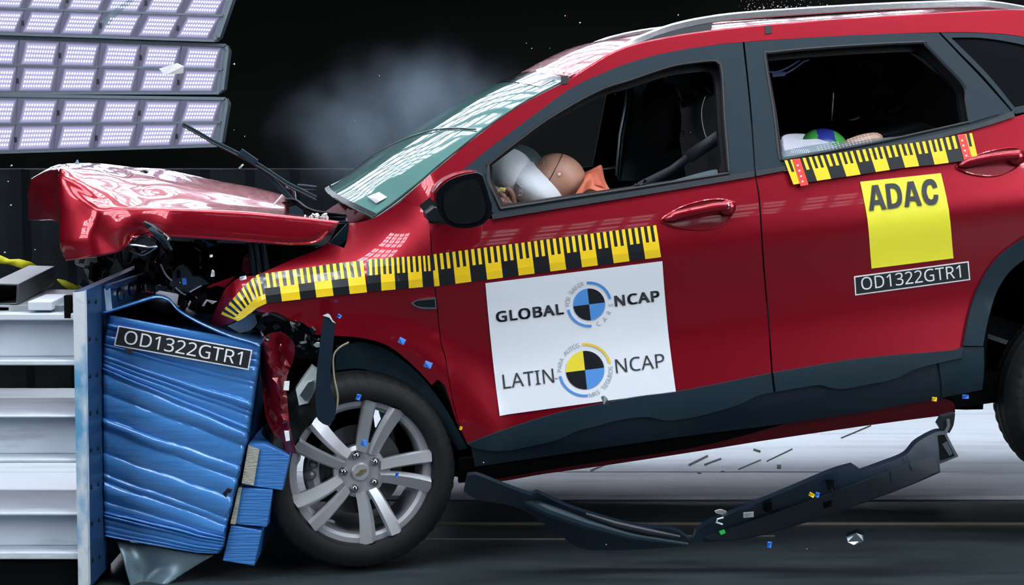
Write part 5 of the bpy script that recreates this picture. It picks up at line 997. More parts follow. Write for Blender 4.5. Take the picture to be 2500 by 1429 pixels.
# yellow square and black number plate on the rear door
sq = panel(CAR, 'square_sign', [(2100, 444), (2297, 423), (2328, 631), (2128, 656)], SIGNY, S, off=.003, thick=.0012, soft=False)
sq['label'] = 'square yellow sign with black letters on the rear door'
def heavy(mb, t, loops, o, ex, ey, surf, off):      # one heavy letter from outline loops in a unit box
    vo, F = cdt([smooth_loop(P, 5, 44) for P in loops], 0)
    mb.add([t.l(o[0] + a*ex[0] + b*ey[0], o[1] + a*ex[1] + b*ey[1], lambda x, z: surf(x, z) - off) for a, b in vo], F)
HA = [[(0, 0), (.33, 1), (.67, 1), (1, 0), (.74, 0), (.675, .21), (.325, .21), (.26, 0)], [(.39, .40), (.61, .40), (.50, .77)]]
HD = [[(0, 0), (0, 1), (.42, 1), (.72, .95), (.93, .78), (1, .5), (.93, .22), (.72, .05), (.42, 0)], [(.28, .19), (.40, .19), (.60, .24), (.70, .38), (.72, .5), (.70, .62), (.60, .76), (.40, .81), (.28, .81)]]
HC_ = [[(.98, .36), (.92, .16), (.76, .02), (.52, -.02), (.26, .03), (.07, .22), (0, .5), (.07, .78), (.26, .97), (.52, 1.02), (.76, .98), (.92, .84), (.98, .66), (.71, .62), (.66, .76), (.52, .81), (.37, .74), (.29, .5), (.37, .26), (.52, .19), (.66, .24), (.71, .38)]]
mb = MB(); O_ = Vector((2122, 515)); U_ = Vector((.9949, -.1013)); V_ = Vector((-7, -61))
for L_, x0, w_ in ((HA, 0, 43), (HD, 46, 38), (HA, 87, 43), (HC_, 133, 40)): heavy(mb, CAR, L_, O_ + U_*x0, U_*w_, V_, S, .0062)
mb.build('lettering', INK, sq, smooth=False)
def plate(t, q, surf, o, ex, ey, par, off=.003):
    pl = panel(t, 'number_plate', q, SIGNW, surf, off=off, thick=.0012, soft=False, parent=par)
    c = Vector(((sum(p[0] for p in q))/4, sum(p[1] for p in q)/4)); 
    w = (Vector(q[1])-Vector(q[0])).length; h = (Vector(q[3])-Vector(q[0])).length
    eu = (Vector(q[1])-Vector(q[0])).normalized(); ev = (Vector(q[3])-Vector(q[0])).normalized(); b = 3.2
    inn = [tuple(Vector(q[0]) + eu*b + ev*b), tuple(Vector(q[1]) - eu*b + ev*b), tuple(Vector(q[2]) - eu*b - ev*b), tuple(Vector(q[3]) + eu*b - ev*b)]
    panel(t, 'plate_field', inn, PLATE, surf, off=off+.001, thick=.001, soft=False, parent=pl)
    mb = MB(); letters(mb, t, 'OD1322GTR1', o, ex, ey, surf, off + .0016, 0); mb.build('lettering', SIGNW, pl, smooth=False)
    return pl
plate(CAR, [(2085, 675), (2365, 638), (2369, 684), (2088, 722)], S, (2104, 709), (243, -31), (-3, -31), None)['label'] = 'black number plate with white border on the rear door'

# ------------------------------------------------------------------ dummies (resting in the car)
DC = CAR.M
def wthing(name, label, cat, p): 
    t = thing(name, label, cat, p); return t
base = at(1430, 560, .45)
D = thing('crash_test_dummy', 'tan crash test dummy slumped into the white airbag in the driver seat', 'crash test dummy', base)
# body: skinned figure bent forward, head sunk in the airbag
def skin(name, J, E, mat, par, sub=2):
    me = bpy.data.meshes.new(name); me.from_pydata([tuple(j[0]) for j in J], E, []); o = bpy.data.objects.new(name, me); COL.objects.link(o); o.parent = par.root if isinstance(par, T) else par
    me.materials.append(mat); o.modifiers.new('skin', 'SKIN'); 
    if not me.skin_vertices: 
        with bpy.context.temp_override(object=o, active_object=o): bpy.ops.mesh.customdata_skin_add()
    for k, j in enumerate(J):
        me.skin_vertices[0].data[k].radius = (j[1], j[1])
    me.skin_vertices[0].data[0].use_root = True
    s = o.modifiers.new('sub', 'SUBSURF'); s.levels = s.render_levels = sub
    return o
W_ = lambda a, b, y: D.w(a, b, y)
J = [(W_(1640, 640, .45), .14), (W_(1570, 570, .45), .15), (W_(1500, 520, .45), .14), (W_(1455, 492, .45), .075), (W_(1425, 470, .45), .055),
     (W_(1490, 520, .28), .06), (W_(1400, 575, .22), .045), (W_(1310, 560, .26), .038), (W_(1262, 520, .34), .030), (W_(1245, 505, .36), .026),
     (W_(1490, 520, .64), .06), (W_(1400, 575, .70), .045), (W_(1320, 560, .66), .038),
     (W_(1560, 690, .34), .085), (W_(1400, 660, .34), .07), (W_(1560, 690, .58), .085), (W_(1400, 660, .58), .07)]
E_ = [(0, 1), (1, 2), (2, 3), (3, 4), (2, 5), (5, 6), (6, 7), (7, 8), (8, 9), (2, 10), (10, 11), (11, 12), (0, 13), (13, 14), (0, 15), (15, 16)]
skin('body', J, E_, SKIND, D)
hc = W_(1366, 434, .42); RH_ = Euler((0, radians(-20), 0)).to_matrix()
head = MB(); head.ball(hc, (.096, .082, .082), Euler((0, radians(28), 0)).to_matrix(), 40, 24)
# face side turned into the airbag: brow, nose, chin
R28 = Euler((0, radians(28), 0)).to_matrix()
head.ball(hc + R28 @ Vector((-.060, 0, -.052)), (.055, .060, .050), R28, 24, 14)
head.ball(hc + R28 @ Vector((-.098, 0, -.040)), (.018, .014, .024), R28, 16, 10)
head.ball(hc + R28 @ Vector((-.030, 0, -.092)), (.045, .05, .03), R28, 20, 12)
hd = head.build('head', SKIN, D)
# seam of the skull cap and screw holes
pts = []
for k in range(49):
    a = 2*pi*k/48; p = Vector((-.030, .0825*cos(a)*.953, .0825*sin(a)*.953)); pts.append(hc + R28 @ p)
MB().tube(pts, .0014, 6, cap=False).build('skull_seam', BLACK, hd)
def onhead(px, py):
    t = D; d = ray(px, py); o = CAMP - D.M.translation; RI = R28.transposed(); oo = RI @ (o - hc); dd = RI @ d; A = Vector((1/.096, 1/.082, 1/.082))
    oo = Vector([oo[i]*A[i] for i in range(3)]); dd = Vector([dd[i]*A[i] for i in range(3)]); a = dd.dot(dd); b = 2*oo.dot(dd); c = oo.dot(oo)-1; q = b*b-4*a*c
    if q < 0: return None
    return o + d*((-b - sqrt(q))/(2*a))
for px, py, r in ((1366, 425, .0085), (1373, 383, .004), (1325, 398, .004)):
    p = onhead(px, py)
    if p:
        n = (p-hc).normalized(); q = n.to_track_quat('Y', 'Z').to_matrix()
        m = MB(); m.lathe([(r*.55, .0015), (r, .002), (r*1.15, .001), (r*1.2, -.003)], 16); m.V = [p + q @ v for v in m.V]; m.build('screw_collar', SKIN, hd)
        m = MB(); m.lathe([(.0001, .0012), (r*.7, .0012), (r*.7, -.003)], 14); m.V = [p + q @ v for v in m.V]; m.build('screw_hole', FRAG if r > .006 else BLACK, hd)  # pale colour in the largest hole paints its highlight
# orange bib round the neck
bb = [[W_(a, b, y) for a, b, y in r] for r in (
  [(1396, 489, .33), (1420, 474, .31), (1440, 462, .34), (1470, 470, .34), (1499, 476, .32)],
  [(1412, 462, .34), (1426, 450, .315), (1444, 448, .35), (1466, 452, .37), (1490, 464, .36)],
  [(1425, 440, .36), (1434, 436, .34), (1448, 436, .37), (1464, 432, .40), (1478, 442, .42)],
  [(1427, 421, .44), (1440, 415, .43), (1454, 408, .44), (1468, 403, .46), (1473, 420, .48)])]
loft('bib', bb, ORANGE, D, 5, 5, solid=.006)
bb = [[W_(a, b, y) for a, b, y in r] for r in ([(1430, 424, .40), (1448, 416, .40), (1462, 412, .41)], [(1440, 436, .37), (1455, 432, .37), (1468, 434, .38)], [(1450, 452, .355), (1470, 456, .355), (1482, 466, .355)])]
loft('bib_fold', bb, M('orange_fold', (.55, .12, .07), .6), D, 4, 4, solid=.004)
# hand: palm, four curled fingers and thumb
hp = lambda a, b, y: W_(a, b, y)
J = [(hp(1262, 506, .32), .026), (hp(1246, 496, .31), .028), (hp(1232, 488, .305), .026), (hp(1222, 500, .30), .020)]
hand = skin('hand', J, [(0, 1), (1, 2), (1, 3)], SKIND, D)
for P, r in (([(1238, 490, .30), (1228, 478, .29), (1216, 466, .285), (1204, 458, .29), (1194, 462, .30)], .0098),
             ([(1234, 496, .29), (1220, 488, .275), (1206, 482, .275), (1196, 474, .285), (1191, 466, .295)], .0098),
             ([(1232, 503, .285), (1218, 500, .272), (1204, 494, .272), (1195, 486, .28)], .0092),
             ([(1230, 510, .285), (1216, 511, .275), (1204, 506, .275), (1197, 500, .285)], .0082),
             ([(1252, 490, .30), (1250, 476, .29), (1244, 466, .288), (1236, 462, .29)], .0105)):
    pts = [hp(*q) for q in cr(P, 4)]; n = len(pts)
    MB().tube(pts, [r*(1.08 - .25*k/(n-1)) * (1 + .10*sin(pi*3*k/(n-1))**2) for k in range(n)], 10).ball(pts[-1], r*.82).build('finger' if r < .0104 else 'thumb', SKIND, hand)
MB().tube([hp(1213, 468, .282), hp(1222, 462, .280), hp(1233, 465, .282)], [.008, .007, .009], 6).build('finger_tape', M('yellow_tape', (.80, .66, .22), .6), hand)
# child dummy in the back
base = at(2000, 420, .62)
K = thing('child_dummy', 'child crash test dummy with green and blue painted head at the rear window', 'crash test dummy', base)
kw = lambda a, b, y: K.w(a, b, y)
J = [(kw(2030, 470, .70), .09), (kw(2010, 420, .70), .10), (kw(2000, 392, .70), .05), (kw(2040, 400, .64), .035), (kw(2072, 362, .50), .034), (kw(2105, 350, .48), .036), (kw(2140, 340, .48), .034), (kw(2148, 352, .48), .028)]
skin('body', J, [(0, 1), (1, 2), (1, 3), (3, 4), (4, 5), (5, 6), (6, 7)], SKINR, K)
c0 = kw(2008, 376, .66); h = MB(); nu, nv = 36, 20
h.ball(c0, (.098, .085, .092), Euler((0, .1, 0)).to_matrix(), 96, 56)
for f in range(len(h.F)):
    v = sum((h.V[i] for i in h.F[f]), Vector())/len(h.F[f]) - c0
    if -.031 < v.x - .004 < .030 and v.z > .045 and v.y < .03: h.I[f] = 1
    elif v.z > .0 and v.x < -.03 and v.y > -.06 and False: h.I[f] = 1
h.build('head', [GREEN, BLUEP], K, angle=60)
cl = [[kw(a, b, y) for a, b, y in r] for r in (
 [(1903, 352, .52), (1908, 336, .52), (1920, 328, .56), (1945, 326, .60), (1966, 327, .62)],
 [(1904, 366, .49), (1914, 350, .48), (1930, 342, .53), (1950, 338, .56), (1962, 342, .575)],
 [(1908, 385, .47), (1922, 372, .47), (1945, 362, .52), (1972, 346, .545), (2000, 340, .545)],
 [(1910, 405, .46), (1930, 395, .46), (1970, 378, .50), (2010, 362, .53), (2045, 362, .54)],
 [(1915, 425, .46), (1940, 415, .46), (1990, 400, .49), (2030, 390, .52), (2060, 385, .54)])]
loft('shirt', cl, CLOTHW, K, 5, 5, solid=.005)

# ------------------------------------------------------------------ barrier frame and deformable block
YF = -.35
B = thing('barrier_frame', 'white painted barrier frame of stacked steel beams with a worn upright plate', 'barrier', (at(190, 1400, YF).x - .4, YF, 0))
xl, xr = at(-260, 900, YF).x - B.M.translation.x, at(186, 900, YF).x - B.M.translation.x
def zat(py, y=YF): return at(100, py, y).z
for (t0, t1, b0, b1) in ((766, 783, 880, 893), (1014, 1021, 1121, 1131), (1252, 1260, 1349, 1367)):
    zt, zt1, zb, zb1 = zat(t0), zat(t1), zat(b0), zat(b1); D_ = .34
    prof = [(0, zt), (D_, zt), (D_, zt1), (.075, zt1), (.068, (zt1+zb)/2), (.06, zb+.004), (.002, zb), (0, zb1), (D_, zb1), (D_+.01, zb1-.002)]
    mb = MB(); tt = zt - zt1
    mb.box(((xl+xr)/2, D_/2, zt - tt/2), (xr-xl, D_, tt)); mb.box(((xl+xr)/2, .10, (zt1+zb)/2), (xr-xl, .03, zt1-zb)); mb.box(((xl+xr)/2, D_/2, (zb+zb1)/2), (xr-xl, D_, zb-zb1))
    mb.build('beam', BEAM, B, bevel=.004)
zp = zat(1369); MB().box(((xl+xr)/2, .22, zp/2), (xr-xl, .4, zp)).build('shade_box', VOID, B)  # black box added under the beams to keep the ground there dark
# top deck pieces above the first beam
mb = MB(); z0 = zat(764)
mb.box(((xl+xr)/2 - .02, .30, z0 + .006), (xr-xl-.06, .5, .02)); mb.build('top_deck', BEAMT, B)
p = B.w(105, 745, YF+.05); MB().box((p.x, .12, z0+.02), (.075, .22, .028)).build('packer', BEAM, B, bevel=.003)
# upright end plate: worn front edge and blue face towards the car
mb = MB(); f0 = [(178, 715), (206, 711), (216, 1432), (191, 1432)]
P = [B.w(a, b, YF-.01) for a, b in f0]; mb.prism(P, (0, .03, 0)); 
up = mb.build('upright_edge', WORN, B)
pa = [B.w(206, 711, YF-.005), B.w(216, 1440, YF-.005)]
V = [pa[0], pa[1], pa[1] + Vector((0, 1.0, 0)), pa[0] + Vector((0, 1.0, 0))]; th = Vector((-.03, 0, 0))
bp_ = MB().add(V + [v + th for v in V], [(0, 1, 2, 3), (4, 5, 6, 7), (0, 1, 5, 4), (1, 2, 6, 5), (2, 3, 7, 6), (3, 0, 4, 7)]).build('load_plate', BLUED, B)
bt = MB()
for k in range(8):
    f = .04 + k*.125
    for yy_ in (.055, .15):
        c = pa[0].lerp(pa[1], f + (.012 if yy_ > .1 else 0)); bt.tube([c + Vector((-.002, yy_, 0)), c + Vector((.004, yy_, 0))], .007, 8)
bt.build('bolt_hole', BLACK, bp_)
m = MB(); m.box(pa[0] + Vector((-.055, .02, -.05)), (.02, .03, .07)); m.build('edge_notch', VOID, B)
# angle bracket with bolts along the top of the plate
Q = [B.w(245, 705, -.11), B.w(372, 664, .62), B.w(372, 720, .62), B.w(250, 760, -.11)]
ab_ = MB().prism(Q, (.012, 0, 0)).build('mount_angle', BLUED, B)
MB().prism([Q[0] + Vector((.012, 0, 0)), Q[0] + Vector((.03, 0, 0)), Q[3] + Vector((.03, 0, 0)), Q[3] + Vector((.012, 0, 0))], (0, .01, 0)).build('angle_lip', WORN, ab_)
MB().tube([Q[0] + Vector((.02, 0, .004)), Q[1] + Vector((.02, 0, .004))], .010, 6).build('angle_edge', BLUED, ab_)
for a, b in ((275, 719), (304, 706), (330, 700)):
    f = min((k/200 for k in range(201)), key=lambda f: abs(1250 + FPX*(Q[0].lerp(Q[1], f).x + B.M.translation.x)/(6 + Q[0].lerp(Q[1], f).y + B.M.translation.y) - a))
    c = B.w(a, b, Q[0].lerp(Q[1], f).y + B.M.translation.y); c.x = Q[0].lerp(Q[1], f).x + .004
    MB().lathe([(.0001, -.014), (.016, -.014), (.018, -.004), (.024, -.002), (.024, .0)], 10).build('bolt', CHROME, ab_, loc=c + Vector((.012, 0, 0)), rot=(0, 0, radians(90)))
MB().tube([B.w(346, 712, .3), B.w(372, 718, .3)], .006, 8).build('stud', CHROME, ab_)

G = thing('deformable_block', 'blue crumpled honeycomb block with a black number plate, bolted to the barrier plate', 'barrier block', at(400, 1340, -.10))
YG = -.13
# front face: pleated foil
topE = [(262, 768), (360, 786), (450, 803), (540, 820), (637, 839)]
leftE = [(262, 768), (251, 830), (246, 900), (246, 1100), (248, 1250), (250, 1309)]
def lerp2(P, t):
    t = t*(len(P)-1); i = min(int(t), len(P)-2); f = t-i; return Vector(P[i]).lerp(Vector(P[i+1]), f)
rightE = [(637, 839), (634, 890), (622, 970), (607, 1070), (580, 1190), (553, 1300), (548, 1334), (536, 1352)]
botE = [(250, 1309), (330, 1324), (420, 1340), (480, 1350), (536, 1352)]
rnd2 = random.Random(5); pleats = [0]
while pleats[-1] < 1: pleats.append(pleats[-1] + rnd2.choice((.022, .032, .046, .058, .066)))
amps = [rnd2.uniform(.004, .012) for _ in pleats]; ph = [(rnd2.uniform(-.003, .003), rnd2.uniform(0, 6)) for _ in pleats]
NU, NVv = 40, 330
V = []
for a in range(NVv+1):
    v = a/NVv
    for b in range(NU+1):
        u = b/NU
        p = lerp2(topE, u)*(1-v) + lerp2(botE, u)*v + lerp2(leftE, v)*(1-u) + lerp2(rightE, v)*u - (Vector(topE[0])*(1-u)*(1-v) + Vector(topE[-1])*u*(1-v) + Vector(botE[0])*(1-u)*v + Vector(botE[-1])*u*v)
        vv = v + .002*sin(7*u + 5*v) + .0012*sin(17*u+21*v)
        y = 0
        for k in range(len(pleats)-1):
            q0 = pleats[k] + ph[k][0]*sin(3*u + ph[k][1]); q1 = pleats[k+1] + ph[k+1][0]*sin(3*u + ph[k+1][1])
            if q0 <= vv < q1:
                f = (vv-q0)/(q1-q0); y = amps[k]*1.15*abs(sin(pi*f**.75))**.7*(.85+.25*sin(4*u + k*1.7)); break
        edge = min(u, 1-u, .5)*2; rnd_ = .03*max(0, 1-u/.02)**2 + .03*max(0, 1-(1-u)/.03)**2
        V.append(G.w(p.x, p.y, YG - y*1.3 + rnd_))
F = [(a*(NU+1)+b, a*(NU+1)+b+1, (a+1)*(NU+1)+b+1, (a+1)*(NU+1)+b) for a in range(NVv) for b in range(NU)]
mk('foil_face', V, F, BLUE, G, angle=70, solid=.003)
# body behind it
body = [(268, 775), (637, 842), (622, 970), (607, 1070), (553, 1300), (540, 1348), (420, 1336), (256, 1306), (250, 1100), (252, 860)]
panel(G, 'honeycomb_core', body, BLUED, (YG + .06) - G.M.translation.y, thick=.85, grid=.15, soft=False)
# buckled top sheet
up_ = [(251, 761), (300, 746), (345, 732), (383, 722), (412, 730), (435, 754), (470, 776), (520, 800), (570, 820), (612, 832), (634, 842)]
lo_ = [(256, 768), (300, 752), (345, 742), (383, 738), (410, 742), (432, 756), (468, 784), (515, 810), (560, 828), (600, 842), (632, 850)]
C = [[G.w(a, b+8, YG-.015) for a, b in up_], [G.w(a, b, YG + .0) for a, b in up_], [G.w(a, b-2, YG+.25) for a, b in up_], [G.w(a, b-4, YG + .72) for a, b in up_]]
loft('top_sheet', C, BLUE, G, 5, 4, solid=.004)
# stepped bumper elements
for e, c, ends in (([(606, 1084), (646, 1085), (707, 1113), (690, 1198), (618, 1188), (590, 1184)], None, [(606, 1088), (633, 1099), (619, 1186), (590, 1180)]),
             ([(590, 1192), (666, 1196), (652, 1288), (576, 1281), (572, 1270)], None, [(582, 1192), (590, 1192), (575, 1281), (562, 1279)]),
             ([(563, 1283), (639, 1297), (621, 1383), (543, 1370)], None, None)):
    o = panel(G, 'bumper_element', e, BLUEC, YG + .02 - G.M.translation.y, thick=.5, grid=.1, soft=False, bevel=.003)
    if ends: panel(G, 'bare_honeycomb', ends, COMB, YG + .012 - G.M.translation.y, thick=.3, grid=.1, soft=False, parent=o)
hs_ = [[G.w(a, b, y) for a, b, y in r] for r in ([(282, 1318, YG+.03), (380, 1336, YG+.03), (460, 1350, YG+.03), (522, 1356, YG+.03)], [(296, 1354, YG-.02), (370, 1380, YG+.04), (430, 1392, YG+.02), (480, 1380, YG+.03)], [(306, 1392, YG-.03), (350, 1410, YG+.03), (405, 1424, YG), (430, 1410, YG+.02)], [(320, 1440, YG-.02), (350, 1445, YG+.02), (375, 1442, YG), (398, 1430, YG+.02)])]
loft('hanging_sheet', hs_, M('grey_sheet', (.16, .24, .29), .35, .3), G, 5, 5, solid=.003)
plate(G, [(289, 795), (616, 855), (607, 904), (278, 844)], lambda x, z: YG - .031 - G.M.translation.y, (301, 839), (287, 53), (6, -33), None, off=.0)['label'] = 'black number plate with white border on the blue block'
for a, b in ((313, 857), (556, 1203)):
    f = thing('black_fragment', 'black plastic fragment flying before the blue block, %s' % ('just under its number plate' if b < 900 else 'near its lower right edge'), 'fragment', at(a, b, -.30))
    mb = MB()
    if b < 900: mb.prism([f.w(*q, -.30) for q in ((304, 852), (322, 853), (322, 860), (318, 868), (308, 862))], (0, .01, 0))
    else: mb.prism([f.w(*q, -.30) for q in ((543, 1206), (555, 1193), (567, 1198), (560, 1206), (556, 1204), (552, 1216))], (0, .012, 0))
    mb.build('shard', BLACK, f, smooth=False)

# square tube and strap scraps on top of the frame
U = thing('square_tube', 'grey hollow square steel tube lying on the barrier frame', 'steel tube', at(20, 745, -.28))
n0 = [U.w(a, b, -.28) for a, b in ((-25, 692), (46, 694), (44, 744), (-25, 746))]; n1 = [U.w(a, b, .30) for a, b in ((70, 648), (134, 650), (133, 694), (70, 696))]
def inset(P, k): c = sum(P, Vector())/4; return [c + (p-c)*k for p in P]
i0, i1 = inset(n0, .84), inset(n1, .84)
V = n0 + n1 + i0 + i1; F = []
for k in range(4):
    j = (k+1) % 4; F += [(k, j, j+4, k+4), (8+k, 8+j, 12+j, 12+k), (k, j, 8+j, 8+k), (4+k, 4+j, 12+j, 12+k)]
mk('tube', V, F, TUBEM, U, bevel=.003)
MB().box(U.w(12, 752, -.27), (.05, .06, .02)).build('weld', BEAM, U, bevel=.005)
def ribbon(label, P, y, w, m, name, cat):
    t = thing(name, label, cat, at(P[0][0], P[0][1], y)); pts = [t.w(a, b, y + d) for a, b, d in P]; V = []
    for k, p in enumerate(pts):
        d = (pts[min(k+1, len(pts)-1)] - pts[max(k-1, 0)]).normalized(); s = d.cross(Vector((0, 1, .3))).normalized()*w[k]/2; V += [p-s, p+s]
    mk('strap', V, [(2*k, 2*k+1, 2*k+3, 2*k+2) for k in range(len(pts)-1)], m, t, solid=.003); return t
ribbon('torn yellow strap curling above the grey square tube', [(-40, 634, 0), (0, 634, 0), (22, 640, .02), (45, 643, 0), (70, 650, .02), (94, 655, .05)], .35, [.03, .03, .018, .03, .034, .008], STRAP, 'yellow_strap', 'strap')
ribbon('small yellow strap scrap beside the top of the upright plate', [(140, 682, 0), (155, 690, 0), (172, 699, .02), (196, 705, .02)], .40, [.004, .022, .026, .012], STRAP, 'yellow_strap', 'strap')
t = thing('yellow_scrap', 'yellow scrap stuck below the corner of the hood', 'fragment', at(163, 620, .05)); panel(t, 'scrap', [(157, 606), (164, 610), (169, 622), (166, 634), (158, 630)], STRAP, .05 - t.M.translation.y, thick=.004)

# ------------------------------------------------------------------ loose sill trim hanging under the car
Lo = thing('loose_sill_trim', 'long black sill trim torn off and sagging to the floor under the car', 'car trim', on_floor(1690, 1345))
ly = Lo.M.translation.y
f1 = [(1132, 1200), (1140, 1162), (1160, 1160), (1185, 1168), (1240, 1190), (1296, 1210), (1311, 1203), (1330, 1212), (1363, 1228), (1424, 1251), (1545, 1284), (1647, 1296), (1690, 1326), (1667, 1334), (1600, 1340), (1500, 1344), (1432, 1342), (1392, 1326), (1359, 1300), (1262, 1240), (1173, 1223)]
a = panel(Lo, 'front_strip', f1, NAVY, lambda x, z: -.10 - ly + .10*sin(9*z+1), thick=.05, grid=.05)
MB().tube([Lo.l(q[0], q[1], -.14 - ly + d) for q, d in (((1190, 1178), .06), ((1260, 1210), .04), ((1340, 1248), .0), ((1430, 1280), .0), ((1540, 1310), 0), ((1680, 1330), 0))], [.010, .016, .020, .018, .014, .006], 10).build('ridge', PLASTIC, Lo)
MB().tube([Lo.l(q[0], q[1], -.14 - ly) for q in ((1430, 1256), (1500, 1280), (1580, 1298), (1660, 1312))], [.006, .012, .012, .006], 10).build('ridge', DARKPL, Lo)
f2 = [(1700, 1298), (1741, 1273), (1854, 1227), (1943, 1190), (2032, 1152), (2083, 1137), (2092, 1142), (2105, 1152), (2160, 1132), (2211, 1111), (2239, 1081), (2284, 1056), (2308, 1053), (2324, 1085), (2340, 1115), (2294, 1134), (2296, 1154), (2186, 1200), (1984, 1271), (1842, 1312), (1740, 1322), (1690, 1326)]
rsf = lambda x, z: -.06 - ly + .05*sin(14*z)
b2 = panel(Lo, 'rear_strip', f2, NAVY, rsf, thick=.05, grid=.05)
panel(Lo, 'rear_strip_lower_face', [(1720, 1312), (1850, 1268), (2000, 1215), (2150, 1160), (2280, 1112), (2294, 1150), (2186, 1198), (1984, 1268), (1842, 1309), (1745, 1320)], DARKPL, rsf, off=.012, thick=.01, parent=b2)
panel(Lo, 'end_cavity', [(2290, 1064), (2306, 1062), (2330, 1112), (2296, 1124)], VOID, rsf, off=.004, thick=.01, parent=b2, soft=False)
panel(Lo, 'end_web', [(2300, 1085), (2312, 1078), (2326, 1108), (2318, 1114), (2308, 1098)], PLASTIC, rsf, off=.006, thick=.01, parent=b2, soft=False)
for P in ([(1866, 1228), (1884, 1226), (1884, 1246), (1870, 1252), (1862, 1244)], [(2014, 1172), (2036, 1172), (2036, 1194), (2022, 1198)], [(2010, 1228), (2030, 1224), (2030, 1236), (2012, 1242)]):
    panel(Lo, 'slot', P, VOID, rsf, off=.014, thick=.004, parent=b2)
for P in ([(2170, 1136), (2176, 1160), (2178, 1176)], [(2212, 1112), (2218, 1130), (2228, 1148)], [(2030, 1190), (2034, 1204), (2040, 1216)]):
    MB().tube([Lo.l(a_, b_, lambda x, z: rsf(x, z) - .014) for a_, b_ in P], .002, 6).build('rib', PLASTIC, b2)
panel(Lo, 'white_label', [(1815, 1252), (1840, 1250), (1840, 1263), (1815, 1265)], SIGNW, rsf, off=.016, thick=.002, parent=b2, soft=False)
mb = MB()
for k in range(3): flat(mb, Lo, [(1818, 1255+k*3), (1834-3*k, 1254+k*3), (1834-3*k, 1255+k*3), (1818, 1256+k*3)], rsf, .0185)
mb.build('label_print', GREYT, b2, smooth=False)
panel(Lo, 'green_label', [(1755, 1298), (1768, 1293), (1772, 1302), (1760, 1307)], GREENST, rsf, off=.016, thick=.002, parent=b2, soft=False)
panel(Lo, 'hook', [(1745, 1249), (1760, 1245), (1774, 1250), (1776, 1262), (1764, 1258), (1748, 1254)], FRAG, rsf, off=-.03, thick=.01, parent=b2)
MB().tube([Lo.l(q[0], q[1], lambda x, z: rsf(x, z) - .016) for q in ((1766, 1264), (1752, 1268), (1749, 1276), (1764, 1281))], .003, 6).build('clip_loop', SIGNW, b2)
panel(Lo, 'hanger', [(2290, 1036), (2300, 1018), (2332, 1010), (2328, 1038), (2318, 1058), (2300, 1052)], DARKPL, -.02 - ly, thick=.04)
MB().tube([Lo.l(q[0], q[1], -.03 - ly) for q in ((2314, 1024), (2316, 1040), (2308, 1058))], .006, 8).build('hanger_clip', STEEL, Lo)

# ------------------------------------------------------------------ flying bits
def bit(name, label, P, y, m, cat='fragment', th=.008, group=None, tilt=.02):
    c = at(sum(p[0] for p in P)/len(P), sum(p[1] for p in P)/len(P), y); o = MB()
    pts = [at(a, b, y + (tilt if k % 2 else -tilt)*.3) - c for k, (a, b) in enumerate(P)]
    q = o.prism(pts, (th*.3, th, th*.2)).build(name, m, None, smooth=False); q.location = c; put(q, label, cat, group); return q
def chip(px, py, w, h, a=0): 
    ca, sa = cos(a), sin(a); return [(px + x*ca - y*sa, py + x*sa + y*ca) for x, y in ((-w, -h), (w, -h), (w, h), (-w, h))]
bit('blue_chip', 'blue foil chip on the fender, nearer the hood', chip(980, 834, 8, 6, .45), -.06, BLUEF)
bit('blue_chip', 'blue foil chip on the fender close to the door edge', chip(1044, 892, 9, 6.5, .35), -.06, BLUEF)
bit('blue_chip', 'blue chip before the wheel spokes above the hub', chip(888, 1083, 7, 7, .4), -.08, BLUEF)
bit('blue_chip', 'crumpled blue chip at the top of the front wheel rim', chip(874, 971, 5, 6, .3), -.08, BLUEF)
bit('blue_chip', 'small blue chip beside the top of the torn black strip', chip(827, 773, 5, 3, .6), -.08, BLUEF)
bit('blue_chip', 'tiny blue chip between the lower right spokes', chip(968, 1161, 3, 5, .2), -.06, BLUEF)
bit('blue_chip', 'blue chip lying on the floor in front of the torn trim', chip(1878, 1332, 5, 6, .1), -.25, BLUEF)
bit('blue_chip', 'blue chip beside a yellow one on the torn sill trim', chip(1995, 1210, 5, 5, .3), -.16, BLUEF)
bit('yellow_chip', 'yellow chip beside a blue one on the torn sill trim', chip(1981, 1210, 7, 3.5, .5), -.16, YEL)
bit('blue_chip', 'blue chip caught below the sill near the rear wheel', chip(2357, 970, 8, 4, 0), .28, BLUEF)
bit('yellow_chip', 'yellow chip under the front door edge behind the wheel', chip(1124, 1047, 3, 3, .3), -.03, YEL)
bit('yellow_chip', 'dull yellow clip under the rear door sill', chip(2281, 976, 6, 4, .1), .22, YEL)
bit('clip', 'chrome and dark clip stuck at the lower edge of the white sticker', [(1467, 970), (1474, 968), (1482, 976), (1483, 988), (1474, 989)], .0, STEEL)
bit('metal_clip', 'pale metal clip lying on the dark floor', [(2065, 1312), (2090, 1302), (2108, 1308), (2108, 1322), (2084, 1331), (2070, 1324)], -.20, CHROME, th=.03)
bit('wheel_nut_scrap', 'red and grey scrap behind the front tyre', chip(1122, 1158, 7, 8, .2), .2, REDIN)
bit('paper_scrap', 'pale folded scrap flying before the middle light panel', [(388, 168), (430, 155), (446, 163), (445, 179), (402, 184)], 2.0, FRAG, th=.01)
bit('glass_shard', 'long clear glass shard flying before the top light panel', [(246, 52), (275, 26), (318, -4), (330, -2), (300, 22), (272, 50), (262, 64)], 2.2, GLASS, th=.01)
bit('plastic_fragment', 'dark plastic blade sticking out below the hood', [(350, 542), (372, 552), (396, 575), (414, 588), (406, 592), (418, 612), (384, 585), (360, 560)], -.12, PLASTIC, th=.012)
bit('chrome_fragment', 'chrome edge on the dark plastic blade below the hood', [(380, 556), (398, 570), (413, 583), (412, 590), (404, 588), (386, 566)], -.125, CHROME, th=.008)
